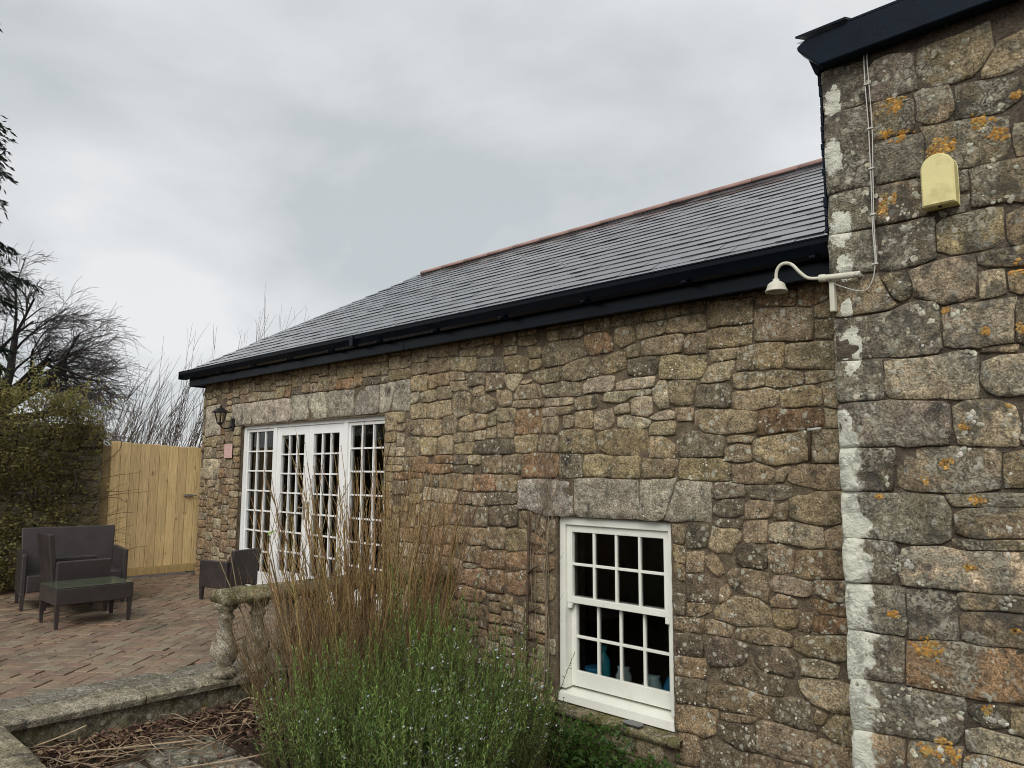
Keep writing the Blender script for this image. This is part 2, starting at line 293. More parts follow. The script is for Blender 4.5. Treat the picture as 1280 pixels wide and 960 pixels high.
STONES_MAIN='''y -2520 2541 -2197 2509 -2201 2356 -2507 2370
n -2190 2442 -1809 2390 -1814 2202 -2197 2234
n -1804 2323 -1693 2308 -1698 2192 -1809 2203
n -1797 2396 -1715 2421 -1704 2317 -1803 2331
o -1890 2532 -1726 2537 -1723 2438 -1837 2410 -1894 2423
o -2142 2530 -1903 2513 -1906 2434 -2091 2449 -2180 2484
y -2517 2344 -2205 2348 -2211 2223 -2375 2211 -2521 2225
n -2511 2203 -2323 2205 -2325 2139 -2508 2135
n -2572 2006 -2524 2101 -2335 2123 -2381 2008 -2497 2000
n -2309 2203 -2171 2214 -2203 2062 -2314 2059
y -2162 2217 -2000 2198 -2023 2050 -2185 2056
n -1988 2189 -1691 2175 -1694 2019 -1893 2034 -1989 2055
n -2352 2037 -2136 2023 -2129 1952 -2231 1938 -2345 1951
n -2115 2025 -1881 2000 -1888 1942 -2058 1925 -2116 1942
n -1873 2000 -1688 1988 -1694 1960 -1867 1936
d -2616 1976 -2374 1971 -2373 1827 -2619 1845
n -2351 1911 -2130 1917 -2054 1903 -2061 1831 -2208 1800 -2349 1812
y -2028 1897 -1834 1921 -1781 1897 -1773 1809 -1864 1802 -2018 1803
n -1772 1925 -1679 1934 -1686 1780 -1765 1797
n -2626 1808 -2321 1797 -2190 1773 -2198 1677 -2354 1656 -2552 1672 -2623 1720
o -2167 1776 -2072 1784 -1774 1769 -1774 1670 -2015 1658 -2167 1642
n -1762 1776 -1686 1768 -1690 1667 -1758 1666
d -2775 1634 -2675 1664 -2422 1619 -2431 1510 -2771 1514
n -2399 1618 -2307 1628 -2237 1618 -2238 1583 -2318 1589 -2395 1586
n -2417 1560 -2337 1581 -2253 1566 -2251 1483 -2341 1466 -2413 1489
y -2219 1591 -2016 1629 -1870 1645 -1877 1484 -2075 1452 -2223 1496
n -1837 1648 -1687 1655 -1692 1463 -1845 1460
y -2766 1465 -2704 1481 -2489 1480 -2393 1453 -2396 1356 -2756 1363
n -2356 1444 -2220 1440 -2090 1419 -2124 1325 -2261 1327 -2364 1343
n -2077 1410 -2023 1431 -2007 1419 -2031 1348 -2084 1343
n -1999 1385 -1912 1444 -1689 1443 -1690 1312 -1826 1318 -1967 1336 -2001 1352
g -2782 1335 -2534 1328 -2541 1079 -2870 1079
d -2511 1319 -2298 1323 -2305 1253 -2504 1239
d -2289 1314 -2116 1317 -1994 1311 -2000 1261 -2119 1233 -2227 1247
d -2521 1158 -2428 1211 -2309 1224 -2303 1135 -2401 1113 -2501 1136
n -2291 1198 -2195 1223 -2103 1221 -2125 1126 -2299 1105
n -2095 1196 -2018 1211 -2017 1118 -2102 1109
y -1990 1242 -1681 1283 -1689 1121 -1779 1088 -1887 1103 -1999 1131
n -2548 933 -2504 1031 -2344 1040 -2331 1010 -2398 890 -2488 888 -2548 915
d -2492 1082 -2323 1095 -2334 1050 -2493 1045
n -2295 1083 -2158 1098 -2158 973 -2294 964
l -2131 1082 -2018 1092 -1809 1078 -1813 972 -1885 958 -2130 983
n -1797 1059 -1685 1105 -1687 969 -1768 971
d -2702 1053 -2565 1060 -2579 922 -2706 899
d -2361 831 -2349 912 -2280 947 -2168 942 -2156 883 -2163 823 -2256 819
n -2145 944 -2067 966 -1989 930 -2007 811 -2118 797 -2151 841
n -1967 932 -1852 944 -1685 945 -1687 798 -1943 772 -1981 789
n -2707 857 -2606 870 -2614 764 -2710 751
n -2581 849 -2519 863 -2452 761 -2502 738 -2562 796
n -2427 755 -2305 784 -2164 780 -2175 621 -2290 646 -2395 670
d -2711 718 -2488 695 -2497 579 -2715 557
n -2480 652 -2439 674 -2406 642 -2417 593 -2477 572
l -2129 741 -2084 766 -1884 766 -1888 684 -1981 681 -2131 702
n -1876 767 -1684 786 -1689 671 -1781 664 -1870 694
n -2138 621 -2079 654 -1983 640 -1997 601 -2126 593
n -1971 625 -1898 638 -1895 602 -1967 601
o -1876 653 -1830 666 -1782 644 -1686 644 -1685 585 -1850 579
n -2499 507 -2378 610 -2235 614 -2172 575 -2165 517 -2240 464 -2412 458 -2490 473
n -2715 534 -2579 542 -2570 507 -2654 460 -2717 452
y -2118 557 -1977 583 -1972 486 -2042 467 -2094 493
n -1960 569 -1892 578 -1913 478 -1968 478
o -1867 565 -1685 577 -1685 503 -1862 485
d -2814 329 -2724 343 -2621 328 -2624 215 -2810 204
n -2817 430 -2606 449 -2614 359 -2748 349 -2813 360
n -2595 445 -2473 438 -2408 428 -2421 363 -2586 363
d -2593 293 -2519 358 -2295 321 -2351 204 -2558 168
n -2377 403 -2230 434 -2042 425 -2035 367 -2274 353 -2356 368
d -2265 317 -2054 360 -2009 286 -2031 202 -2218 204 -2247 245
y -2817 172 -2613 192 -2610 81 -2814 68
n -2570 141 -2530 153 -2532 90 -2571 88
d -2492 136 -2341 196 -2267 233 -2238 191 -2071 167 -2084 71 -2243 62 -2376 91 -2488 99
n -1995 405 -1685 462 -1680 385 -1761 325 -1923 332 -1987 362
l -1962 299 -1850 327 -1749 301 -1756 239 -1854 221 -1955 229
n -1741 281 -1680 300 -1677 258 -1738 243
l -1980 180 -1855 212 -1680 207 -1681 81 -1747 50 -1897 82 -1950 129
n -2072 145 -1995 168 -1997 110 -2064 102
n -2579 -5 -2528 38 -2345 60 -2154 43 -2188 -77 -2350 -81 -2587 -84
d -2135 20 -2085 66 -1934 53 -1916 -65 -2005 -94 -2128 -69
n -1905 -11 -1880 34 -1836 13 -1856 -26 -1892 -38
n -1840 -65 -1774 18 -1671 24 -1678 -127 -1798 -115
d -2814 38 -2606 52 -2626 -92 -2812 -116
y -2812 -131 -2532 -111 -2547 -247 -2626 -279 -2816 -280
n -2495 -121 -2268 -95 -2275 -128 -2490 -149
d -2518 -183 -2280 -139 -2280 -285 -2389 -312 -2515 -258
l -2259 -116 -2072 -101 -1923 -119 -1934 -285 -2137 -294 -2264 -272
n -1906 -149 -1781 -127 -1675 -143 -1680 -260 -1912 -296
n -2799 -305 -2660 -292 -2665 -466 -2821 -487
d -2633 -324 -2462 -283 -2327 -314 -2341 -437 -2644 -517
n -2307 -328 -2137 -311 -1940 -304 -1942 -364 -2311 -465
d -4013 2381 -3866 2420 -3614 2402 -3588 2292 -3796 2258 -3998 2250
n -4165 2409 -4021 2393 -4021 2314 -4165 2317
y -4165 2312 -4021 2309 -4021 2247 -4164 2226
o -3567 2428 -3376 2431 -3326 2337 -3339 2307 -3521 2285 -3568 2289
y -3275 2445 -3115 2450 -3117 2343 -3226 2326 -3276 2362
n -3103 2453 -2847 2459 -2849 2380 -3080 2359
n -2836 2447 -2534 2449 -2537 2350 -2738 2352 -2838 2369
n -3178 2289 -3069 2323 -3071 2223 -3179 2223
n -3057 2326 -2894 2347 -2717 2345 -2725 2225 -2852 2229 -3059 2231
n -2697 2294 -2663 2333 -2538 2327 -2541 2201 -2704 2209
d -3167 2217 -2966 2212 -2920 2197 -2928 2095 -3085 2089 -3169 2106
y -2910 2142 -2875 2202 -2552 2183 -2522 2152 -2566 2036 -2901 2054
y -3430 2202 -3277 2259 -3190 2270 -3204 2150 -3380 2135 -3431 2139
n -3768 2201 -3588 2260 -3443 2250 -3451 2130 -3685 2108 -3768 2114
n -4134 2178 -3867 2199 -3839 2109 -4073 2117
l -3279 2116 -3199 2119 -3193 2078 -3280 2080
l -3583 2057 -3523 2095 -3311 2098 -3324 2001 -3564 1998
l -3268 2043 -2963 2069 -2964 2005 -3268 1992
n -3984 2076 -3782 2094 -3603 2048 -3631 1986 -3940 2007
l -3395 1929 -3356 1978 -3183 1976 -2993 1973 -2994 1948 -3171 1945 -3184 1911
l -3148 1914 -3111 1932 -2983 1923 -2974 1815 -3020 1803 -3143 1814
l -2959 1961 -2912 2035 -2856 2031 -2848 1895 -2838 1852 -2916 1846 -2960 1912
n -2823 2019 -2629 2003 -2654 1865 -2772 1862 -2826 1875
n -3672 1946 -3459 1975 -3460 1892 -3659 1882
l -3307 1863 -3184 1896 -3173 1835 -3295 1816
l -2986 1787 -2861 1819 -2806 1807 -2807 1774 -2974 1772
n -2762 1824 -2660 1823 -2657 1748 -2753 1752
n -3853 1892 -3707 1890 -3707 1847 -3854 1860
n -3776 1824 -3686 1830 -3687 1751 -3769 1748
n -3666 1840 -3525 1848 -3520 1739 -3666 1739
l -3473 1830 -3332 1854 -3308 1822 -3347 1732 -3474 1717
l -3253 1789 -3186 1796 -2998 1758 -3021 1725 -3247 1734
n -2987 1729 -2796 1740 -2798 1665 -2988 1661
y -3819 1672 -3687 1721 -3527 1695 -3489 1550 -3812 1549
n -4057 1635 -3998 1672 -3868 1668 -3861 1560 -4057 1563
y -3430 1671 -3285 1697 -3045 1679 -3024 1562 -3048 1529 -3337 1532 -3424 1569
y -2977 1629 -2920 1647 -2805 1587 -2813 1502 -2979 1513
y -3595 1458 -3554 1515 -3387 1518 -3325 1497 -3095 1490 -3092 1359 -3491 1356 -3595 1370
n -3067 1456 -3026 1480 -2775 1474 -2816 1371 -3063 1364
d -3829 1523 -3614 1520 -3615 1365 -3824 1358
g -4268 1329 -3711 1329 -3720 1081 -3881 1068 -4161 1101 -4267 1110
g -3669 1333 -3465 1351 -3110 1340 -3102 1099 -3244 1098 -3670 1095
g -3080 1340 -2795 1348 -2888 1080 -3022 1079 -3085 1090
y -5694 2286 -5454 2285 -5460 2153 -5680 2163
y -5444 2278 -5160 2291 -5158 2187 -5431 2170
n -5142 2296 -4979 2275 -4925 2211 -5031 2207 -5122 2215
n -5130 2203 -4907 2197 -4905 2120 -5129 2118
d -4899 2250 -4669 2242 -4667 2143 -4889 2154
n -4652 2229 -4457 2218 -4448 2098 -4650 2090
l -4449 2206 -4232 2199 -4330 2067 -4377 2082
d -4763 2369 -4506 2355 -4441 2245 -4753 2273
y -4426 2347 -4135 2328 -4018 2256 -4209 2214 -4409 2231
n -5126 2405 -4789 2389 -4787 2282 -5124 2313
n -5439 2436 -5144 2419 -5151 2309 -5387 2305 -5435 2309
l -5699 2125 -5598 2138 -5566 2079 -5655 2027 -5696 2035
n -5548 2128 -5325 2138 -5332 2051 -5516 2037
n -5306 2161 -5120 2160 -5109 2062 -5304 2062
y -5082 2072 -5029 2105 -4878 2059 -4876 1905 -5025 1888 -5097 1928
n -4853 2104 -4701 2140 -4691 2058 -4801 2048
n -4842 1974 -4784 2041 -4666 2033 -4535 1990 -4542 1923 -4664 1906 -4833 1926
n -4520 2081 -4361 2058 -4353 1946 -4439 1934 -4518 1978
n -4330 2023 -4254 2095 -4061 2102 -4046 1993 -4314 1988
n -4345 1968 -4104 1970 -3989 1936 -4061 1918 -4345 1934
n -5696 2023 -5466 2022 -5462 1890 -5681 1894
n -5436 2008 -5136 2033 -5115 1905 -5318 1884 -5443 1896
n -5722 1883 -5511 1880 -5508 1761 -5718 1768
y -5491 1873 -5252 1856 -5258 1723 -5390 1720 -5488 1748
n -5216 1897 -5061 1896 -5058 1758 -5166 1744 -5221 1752
y -4997 1828 -4867 1881 -4656 1877 -4654 1779 -4899 1741 -4969 1767
n -4526 1922 -4322 1911 -4313 1822 -4469 1806 -4525 1831
n -4631 1870 -4542 1911 -4541 1798 -4630 1778
n -4638 1767 -4549 1775 -4548 1685 -4637 1687
o -4299 1887 -4223 1905 -4032 1895 -4032 1713 -4267 1704 -4305 1722
n -4517 1797 -4329 1795 -4328 1673 -4516 1684
n -5057 1723 -4821 1727 -4820 1657 -5056 1651
n -4804 1738 -4670 1745 -4669 1671 -4803 1669
n -5073 1640 -4811 1646 -4818 1553 -5063 1556
d -4794 1645 -4531 1662 -4328 1657 -4327 1552 -4793 1553
y -4305 1678 -4075 1682 -4060 1565 -4297 1563
d -5044 1532 -4895 1531 -4885 1461 -5043 1456
n -4878 1531 -4717 1535 -4725 1460 -4877 1455
d -5051 1444 -4817 1449 -4816 1386 -5050 1385
y -4709 1529 -4474 1526 -4465 1388 -4707 1386
n -4451 1515 -4251 1524 -4258 1383 -4442 1382
o -4224 1524 -3989 1534 -3847 1514 -3847 1365 -4223 1355
y -5535 1687 -5313 1694 -5319 1547 -5521 1544
n -5756 1680 -5564 1688 -5580 1538 -5761 1540
n -5295 1693 -5092 1700 -5089 1557 -5273 1559
o -5421 1450 -5096 1462 -5095 1396 -5419 1389
o -5319 1535 -5098 1533 -5088 1473 -5317 1474
n -5802 1515 -5679 1514 -5686 1413 -5798 1413
o -5649 1526 -5442 1524 -5458 1401 -5645 1401
n -5160 1363 -4959 1371 -4947 1247 -5137 1250
n -4939 1352 -4824 1359 -4831 1237 -4928 1241
o -4805 1359 -4564 1368 -4553 1236 -4803 1231
y -4537 1355 -4284 1363 -4292 1236 -4527 1230
d -4653 1209 -4283 1224 -4283 1145 -4652 1120
d -4995 1194 -4840 1198 -4839 1114 -4994 1109
l -4812 1198 -4671 1208 -4679 1107 -4810 1109
n -5510 1030 -5447 1101 -5133 1098 -5150 952 -5378 920 -5486 935
n -5123 1091 -4877 1100 -4865 946 -5110 941
d -4848 1088 -4633 1096 -4631 940 -4817 923
d -4606 1097 -4282 1121 -4282 970 -4595 954
y -4265 1067 -4117 1085 -4116 955 -4265 947
n -4892 900 -4667 913 -4666 788 -4833 776 -4891 823
n -4631 915 -4435 932 -4434 755 -4629 778
y -4418 908 -4198 933 -4173 787 -4314 758 -4408 763
n -5376 860 -5189 884 -5187 765 -5363 753
n -5169 898 -4931 911 -4939 788 -5167 773
n -4947 704 -4721 759 -4719 634 -4926 629
o -4701 711 -4434 743 -4433 610 -4700 611
o -4416 708 -4181 751 -4172 634 -4381 597
o -4924 541 -4672 570 -4661 430 -4809 426 -4932 445
o -4645 554 -4450 585 -4448 416 -4625 421
o -4415 564 -4164 600 -4163 448 -4312 414 -4414 444
o -5038 376 -4903 410 -4670 380 -4714 319 -5017 315
n -5218 383 -5078 398 -5076 308 -5217 305
d -5123 626 -4955 614 -4951 436 -5139 430
o -4100 734 -3989 754 -3981 640 -4099 629
o -4100 886 -3973 847 -3989 766 -4100 757
o -3957 745 -3865 764 -3865 639 -3950 631
y -4083 596 -3865 594 -3866 425 -4099 386
y -3949 930 -3857 1038 -3857 781 -3957 762
g -9408 2231 -8939 2225 -8904 1966 -9370 1974
g -8892 2227 -7962 2224 -7951 1957 -8852 1959
g -7918 2245 -7581 2246 -7553 1963 -7888 1954
g -7546 2243 -7187 2241 -7167 1972 -7519 1966
g -7159 2242 -6666 2235 -6653 1970 -7143 1967
g -6641 2248 -6230 2253 -6219 1995 -6624 1981
g -6200 2257 -5950 2262 -6027 1991 -6189 1988
g -5924 2262 -5729 2266 -5717 1988 -6001 1992
g -10194 2256 -9798 2261 -9717 2057 -9726 1871 -10147 1857
l -10171 1531 -9776 1529 -9749 1287 -10141 1283'''
STONES_TALL='''s -1535 3626 -1309 3607 -1316 3390 -1430 3383 -1535 3385
s -1531 3372 -1313 3367 -1317 2938 -1541 2930
s -1299 3570 -1191 3594 -1072 3566 -1082 3390 -1156 3366 -1302 3378
k -1291 3361 -1134 3351 -1080 3319 -1094 3160 -1294 3166
n -1057 3580 -742 3577 -724 3456 -762 3378 -894 3355 -984 3357 -1062 3473
d -870 3304 -637 3259 -611 3169 -718 3137 -878 3161 -892 3228
n -1074 3346 -921 3344 -906 3212 -985 3165 -1076 3206
s -1285 3139 -1052 3128 -1059 2912 -1285 2920
k -1033 3138 -688 3086 -691 2908 -849 2904 -1035 2926
n -763 3368 -698 3466 -592 3482 -600 3345 -707 3316 -761 3331
k -834 2869 -630 2860 -538 2843 -549 2674 -641 2679 -836 2698
s -1527 2914 -1307 2902 -1316 2700 -1536 2705
k -1286 2899 -1069 2904 -1065 2703 -1160 2683 -1291 2703
s -1534 2685 -1302 2673 -1308 2447 -1537 2472
n -1536 2450 -1304 2436 -1220 2263 -1309 2234 -1535 2236
s -1287 2680 -1021 2672 -1036 2479 -1078 2457 -1288 2454
y -1018 2640 -739 2654 -744 2489 -883 2469 -1003 2503
n -709 2608 -645 2621 -552 2618 -563 2460 -655 2460 -710 2462
n -1290 2417 -1155 2409 -1142 2292 -1298 2243
l -1143 2417 -1015 2444 -855 2438 -870 2248 -1001 2229 -1133 2291
n -842 2450 -655 2451 -579 2444 -584 2352 -732 2365 -836 2400
l -847 2362 -740 2360 -740 2247 -846 2235
n -729 2341 -578 2332 -584 2240 -731 2245
s -1540 2228 -1193 2209 -1122 2253 -1034 2244 -1029 2015 -1055 1997 -1305 1995 -1537 2005
l -1014 2212 -950 2215 -722 2200 -730 2008 -865 2008 -892 2019 -1018 2018
s -1529 1986 -1306 1990 -1307 1796 -1332 1781 -1530 1776
l -1283 1963 -1078 1967 -935 1977 -881 1971 -905 1777 -1045 1771 -1163 1770 -1299 1804
l -850 1921 -782 1953 -656 1940 -617 1869 -635 1770 -786 1773 -848 1843
n -846 1997 -709 1991 -717 1961 -840 1974
d -703 2189 -597 2188 -609 1987 -711 2006
s -1530 1763 -1264 1755 -1058 1743 -1033 1719 -1023 1544 -1261 1535 -1536 1534
l -969 1708 -867 1724 -742 1703 -719 1599 -740 1538 -971 1543 -973 1622
d -1535 1525 -1268 1525 -1286 1315 -1535 1302
k -1257 1466 -1165 1510 -1057 1523 -820 1491 -829 1338 -953 1315 -1148 1311 -1264 1338
n -782 1483 -714 1496 -646 1495 -655 1348 -787 1349
s -1535 1293 -1266 1301 -1056 1291 -1042 1206 -1038 1093 -1160 1074 -1370 1071 -1537 1067
l -1050 1291 -832 1297 -659 1288 -661 1262 -1026 1249
n -1003 1207 -958 1227 -662 1238 -670 1123 -903 1105 -1001 1123
d -698 1666 -635 1663 -644 1529 -717 1537
d -1529 1057 -1292 1059 -1309 852 -1395 843 -1531 838
l -1256 1003 -1163 1028 -994 1037 -742 1036 -675 1038 -686 864 -753 863 -882 855 -1041 865 -1253 854
n -1029 1080 -797 1085 -672 1091 -673 1068 -1019 1042
s -1528 827 -1381 835 -1254 835 -1256 601 -1378 609 -1530 612
s -1246 829 -1147 833 -1024 826 -1036 624 -1246 596
n -1015 830 -755 840 -687 845 -691 793 -922 773 -1015 765
k -1016 744 -759 764 -692 767 -701 627 -768 626 -920 615 -1020 627
s -1527 591 -1386 582 -1274 585 -1271 378 -1404 368 -1526 364
o -1254 579 -1056 603 -769 602 -703 600 -716 382 -783 381 -1006 374 -1264 372
s -1520 346 -1279 353 -1032 354 -1021 284 -1069 140 -1277 124 -1523 111
d -1013 309 -853 353 -847 258 -953 246
l -1015 216 -954 238 -793 219 -727 210 -733 115 -799 123 -924 136 -1014 126
n -836 350 -784 368 -717 369 -726 229 -791 245 -842 246
n -1524 98 -1291 112 -1294 -82 -1529 -138
k -1271 110 -1045 131 -1060 -24 -1281 -85
n -1040 99 -925 123 -800 110 -734 109 -738 46 -1047 -21'''
# ------------------------------------------------------------------ stone walls
COLS = dict(n=(.285,.232,.155), y=(.29,.235,.145), d=(.165,.140,.105), o=(.275,.182,.108), l=(.385,.33,.24), g=(.385,.355,.30), s=(.205,.185,.145), k=(.235,.195,.135), r=(.26,.175,.11))
def area(p): return .5*abs(sum(p[i][0]*p[(i+1)%len(p)][1]-p[(i+1)%len(p)][0]*p[i][1] for i in range(len(p))))
def read(txt):
    out = []
    for l in txt.strip().split('\n'):
        t = l.split(); v = [int(a)/1000 for a in t[1:]]; out.append((t[0], list(zip(v[::2], v[1::2])), True))
    return out
def fill(stones, x0, x1, z0, z1, holes, kinds, big=1.0, cell=.02, wr=(.13,.36), hr=(.08,.17)):
    nx, nzz = int((x1-x0)/cell), int((z1-z0)/cell); occ = np.zeros((nzz, nx), bool)
    X = x0+(np.arange(nx)+.5)*cell; Z = z0+(np.arange(nzz)+.5)*cell; XX, ZZ = np.meshgrid(X, Z)
    for hx0, hx1, hz0, hz1 in holes: occ |= (XX>hx0)&(XX<hx1)&(ZZ>hz0)&(ZZ<hz1)
    for _, p, _t in stones:
        px = [a for a, b in p]; pz = [b for a, b in p]
        i0, i1 = max(0,int((min(px)-x0)/cell)-1), min(nx,int((max(px)-x0)/cell)+2); j0, j1 = max(0,int((min(pz)-z0)/cell)-1), min(nzz,int((max(pz)-z0)/cell)+2)
        if i1 <= i0 or j1 <= j0: continue
        sx, sz = XX[j0:j1,i0:i1], ZZ[j0:j1,i0:i1]; ins = np.zeros(sx.shape, bool); n = len(p)
        for a in range(n):
            (ax, az), (bx, bz) = p[a], p[(a+1)%n]
            if az == bz: continue
            c = (az > sz) != (bz > sz); ins ^= c & (sx < (bx-ax)*(sz-az)/(bz-az)+ax)
        # one cell of clearance for the joint
        d = ins.copy(); d[1:] |= ins[:-1]; d[:-1] |= ins[1:]; e = d.copy(); e[:,1:] |= d[:,:-1]; e[:,:-1] |= d[:,1:]; occ[j0:j1,i0:i1] |= e
    res = []
    for j in range(nzz):
        i = 0
        while i < nx:
            if occ[j,i]: i += 1; continue
            w = int(random.uniform(*wr)*big/cell); h = int(random.uniform(*hr)*big/cell); k = i
            while k < nx and k-i < w and not occ[j,k]: k += 1
            if k < nx and not occ[j,k]:
                r = k
                while r < nx and not occ[j,r] and r-k < 5: r += 1
                if r-k < 5: k = r
            w = k-i; hh = 1
            while hh < h and j+hh < nzz and not occ[j+hh,i:k].any(): hh += 1
            if j+hh < nzz:
                r = hh
                while r-hh < 3 and j+r < nzz and not occ[j+r,i:k].any(): r += 1
                if r-hh < 3: hh = r
            occ[j:j+hh,i:k] = True
            if w*cell > .05 and hh*cell > .035:
                g = .007; a0, a1, b0, b1 = x0+i*cell+g, x0+k*cell-g, z0+j*cell+g, z0+(j+hh)*cell-g; q = lambda s_: random.uniform(-s_, s_)
                s_ = min(.018, .16*min(a1-a0, b1-b0)+.003)
                p = [(a0+abs(q(s_)),b0+abs(q(s_))),(a1-abs(q(s_)),b0+abs(q(s_))),(a1-abs(q(s_)),b1-abs(q(s_))),(a0+abs(q(s_)),b1-abs(q(s_)))]
                res.append((random.choice(kinds), p, False))
            i = k
    return res
def fit(stones, x0, x1, z0, z1, holes, grow=4, cell=.006, joint=.0040):
    """let every stone swell into the open joint beside it until it nearly meets its neighbour"""
    nx, nn = int((x1-x0)/cell), int((z1-z0)/cell); lab = np.zeros((nn, nx), np.int32); X = x0+(np.arange(nx)+.5)*cell; Z = z0+(np.arange(nn)+.5)*cell
    for h in holes: lab[np.ix_((Z>h[2])&(Z<h[3]), (X>h[0])&(X<h[1]))] = -1
    for idx, (_, p, _t) in enumerate(stones):
        px = [a for a, b in p]; pz = [b for a, b in p]; i0, i1 = max(0,int((min(px)-x0)/cell)), min(nx,int((max(px)-x0)/cell)+2); j0, j1 = max(0,int((min(pz)-z0)/cell)), min(nn,int((max(pz)-z0)/cell)+2)
        if i1 <= i0 or j1 <= j0: continue
        sx, sz = np.meshgrid(X[i0:i1], Z[j0:j1]); ins = np.zeros(sx.shape, bool); n = len(p)
        for a in range(n):
            (ax, az), (bx, bz) = p[a], p[(a+1)%n]
            if az != bz: ins ^= ((az > sz) != (bz > sz)) & (sx < (bx-ax)*(sz-az)/(bz-az)+ax)
        v = lab[j0:j1,i0:i1]; v[ins & (v == 0)] = idx+1
    for it in range(grow):
        for dj, di in ((0,1),(0,-1),(1,0),(-1,0)):
            sh = np.zeros_like(lab); sh[max(dj,0):nn+min(dj,0), max(di,0):nx+min(di,0)] = lab[max(-dj,0):nn+min(-dj,0), max(-di,0):nx+min(-di,0)]
            m = (lab == 0) & (sh > 0); lab[m] = sh[m]
    out = []
    for idx, (k, p, t) in enumerate(stones):
        n = len(p); c = Vector((sum(a for a, b in p)/n, sum(b for a, b in p)/n)); sg = 1 if sum(p[i][0]*p[(i+1)%n][1]-p[(i+1)%n][0]*p[i][1] for i in range(n)) > 0 else -1
        dirs = []
        for i in range(n):
            u, v = Vector(p[i]), Vector(p[(i+1)%n]); m = max(1, min(6, int((v-u).length/.045)))
            for q in range(m): dirs.append((u.lerp(v, q/m)-c, q == 0))
        dirs = sorted(((math.atan2(d.y, d.x), d, cn) for d, cn in dirs if d.length > 1e-4), key=lambda w: w[0]); o = []; cns = [w[2] for w in dirs]
        for a, d, cn in dirs:
            d = d.normalized(); L = .0
            while L < 1.2:
                i, j = int((c.x+d.x*L-x0)/cell), int((c.y+d.y*L-z0)/cell)
                if not (0 <= i < nx and 0 <= j < nn) or (lab[j,i] != idx+1 and L > .012): break
                L += .003
            L = max(L-(joint*2.0 if k == 'g' else joint*random.uniform(.5,2.0)), .014); o.append(Vector((c.x+d.x*L, c.y+d.y*L)))
        if len(o) < 5: continue
        m = len(o); sm_ = []
        for i in range(m):                 # take the stair-steps and spikes out, keep the corners
            a_, b_, c_ = o[i-1], o[i], o[(i+1)%m]; w_ = .02 if cns[i] else .17; sm_.append(b_*(1-2*w_)+(a_+c_)*w_)
        out.append((k, [(w.x+.008*nz(w.x*38, w.y*38, idx), w.y+.008*nz(w.x*38+50, w.y*38, idx)) for w in sm_], t))
    return out
def stone_mesh(mb, p, y, proud, seed, tint):
    o = [Vector(q) for q in p]; n = len(o); c = sum(o, Vector((0,0)))/n; mr = math.sqrt(max(area(p), 1e-5)/math.pi)
    mb.tint = tint; tx, tz = random.uniform(-.05,.05), random.uniform(-.06,.06)
    def ring(f, yy, nzs):
        return [(c.x+(w.x-c.x)*f, yy+nzs*nz(w.x*15+f*7, w.y*15, seed+3)+((w.x-c.x)*tx+(w.y-c.y)*tz)*f, c.y+(w.y-c.y)*f) for w in o]
    vs = ring(1.0, y+.05, 0)+ring(1.0, y-proud*.15+.001, .003)+ring(1-min(.10,.0055/mr), y-proud*.9, .006)+ring(.70, y-proud, .009)+ring(.36, y-proud*1.02, .011)+[(c.x, y-proud+.008*nz(c.x*9, c.y*9, seed), c.y)]
    fs = [(r*n+k, r*n+(k+1)%n, (r+1)*n+(k+1)%n, (r+1)*n+k) for r in range(4) for k in range(n)]+[(4*n+k, 4*n+(k+1)%n, 5*n) for k in range(n)]
    mb.add(vs, fs)
def lay(stones, y, mat, parent, limit=300, prd=(.002,.012), tint_fn=None, name='stone', rest='small_stones'):
    stones = sorted(stones, key=lambda s: -(area(s[1])*(2 if s[2] else 1))); small = MB()
    for i, (k, p, tr) in enumerate(stones):
        t = jit(COLS[k], .20); t = tint_fn(k, p, t) if tint_fn else t
        mb = MB() if i < limit else small
        stone_mesh(mb, p, y, random.uniform(*prd)*(.75 if k == 'g' else 1), i*1.37, t)
        if i < limit: mb.build(name, mat, parent, True)
    if small.v: o = small.build(rest, mat, parent, True); o['kind'] = 'stuff'
def mortar_face(mb, x0, x1, z0, z1, y, holes, st=.035, amp=.007):
    nx, nn = int((x1-x0)/st), int((z1-z0)/st); ix = {}
    vs = []; fs = []
    def vid(i, j):
        if (i,j) not in ix:
            x, z = x0+(x1-x0)*i/nx, z0+(z1-z0)*j/nn; ix[(i,j)] = len(vs); vs.append((x, y+amp*nz(x*14, z*14, 2)+amp*.7*nz(x*37, z*37, 5), z))
        return ix[(i,j)]
    for j in range(nn):
        for i in range(nx):
            x, z = x0+(x1-x0)*(i+.5)/nx, z0+(z1-z0)*(j+.5)/nn
            if any(a < x < b and c < z < d for a, b, c, d in holes): continue
            fs.append((vid(i,j), vid(i+1,j), vid(i+1,j+1), vid(i,j+1)))
    mb.add(vs, fs)

# ---- ground first: terraces
gnd = MB(); NXg, NYg = 60, 60
def ground_z(x, y):
    t = min(max((x+4.55)/1.1, 0), 1); t = t*t*(3-2*t); u = min(max((y+3.2)/.8, 0), 1)
    return -.19-.47*t*u+.012*nz(x*3, y*3)
xs_ = np.concatenate([np.linspace(-300,-12,10), np.linspace(-11,4,76), np.linspace(6,300,10)]); ys_ = np.concatenate([np.linspace(-300,-9,10), np.linspace(-8,6,71), np.linspace(8,300,10)])
vs = []; fs = []
for j, y in enumerate(ys_):
    for i, x in enumerate(xs_): vs.append((x, y, ground_z(x, y) if -11 <= x <= 4 and -8 <= y <= 6 else -.3))
n_ = len(xs_)
for j in range(len(ys_)-1):
    for i in range(n_-1): fs.append((j*n_+i, j*n_+i+1, (j+1)*n_+i+1, (j+1)*n_+i))
gnd.add(vs, fs); o = gnd.build('ground', M['soil'], None, True); tag(o, 'damp dark soil ground around the terrace and house', kind='structure')

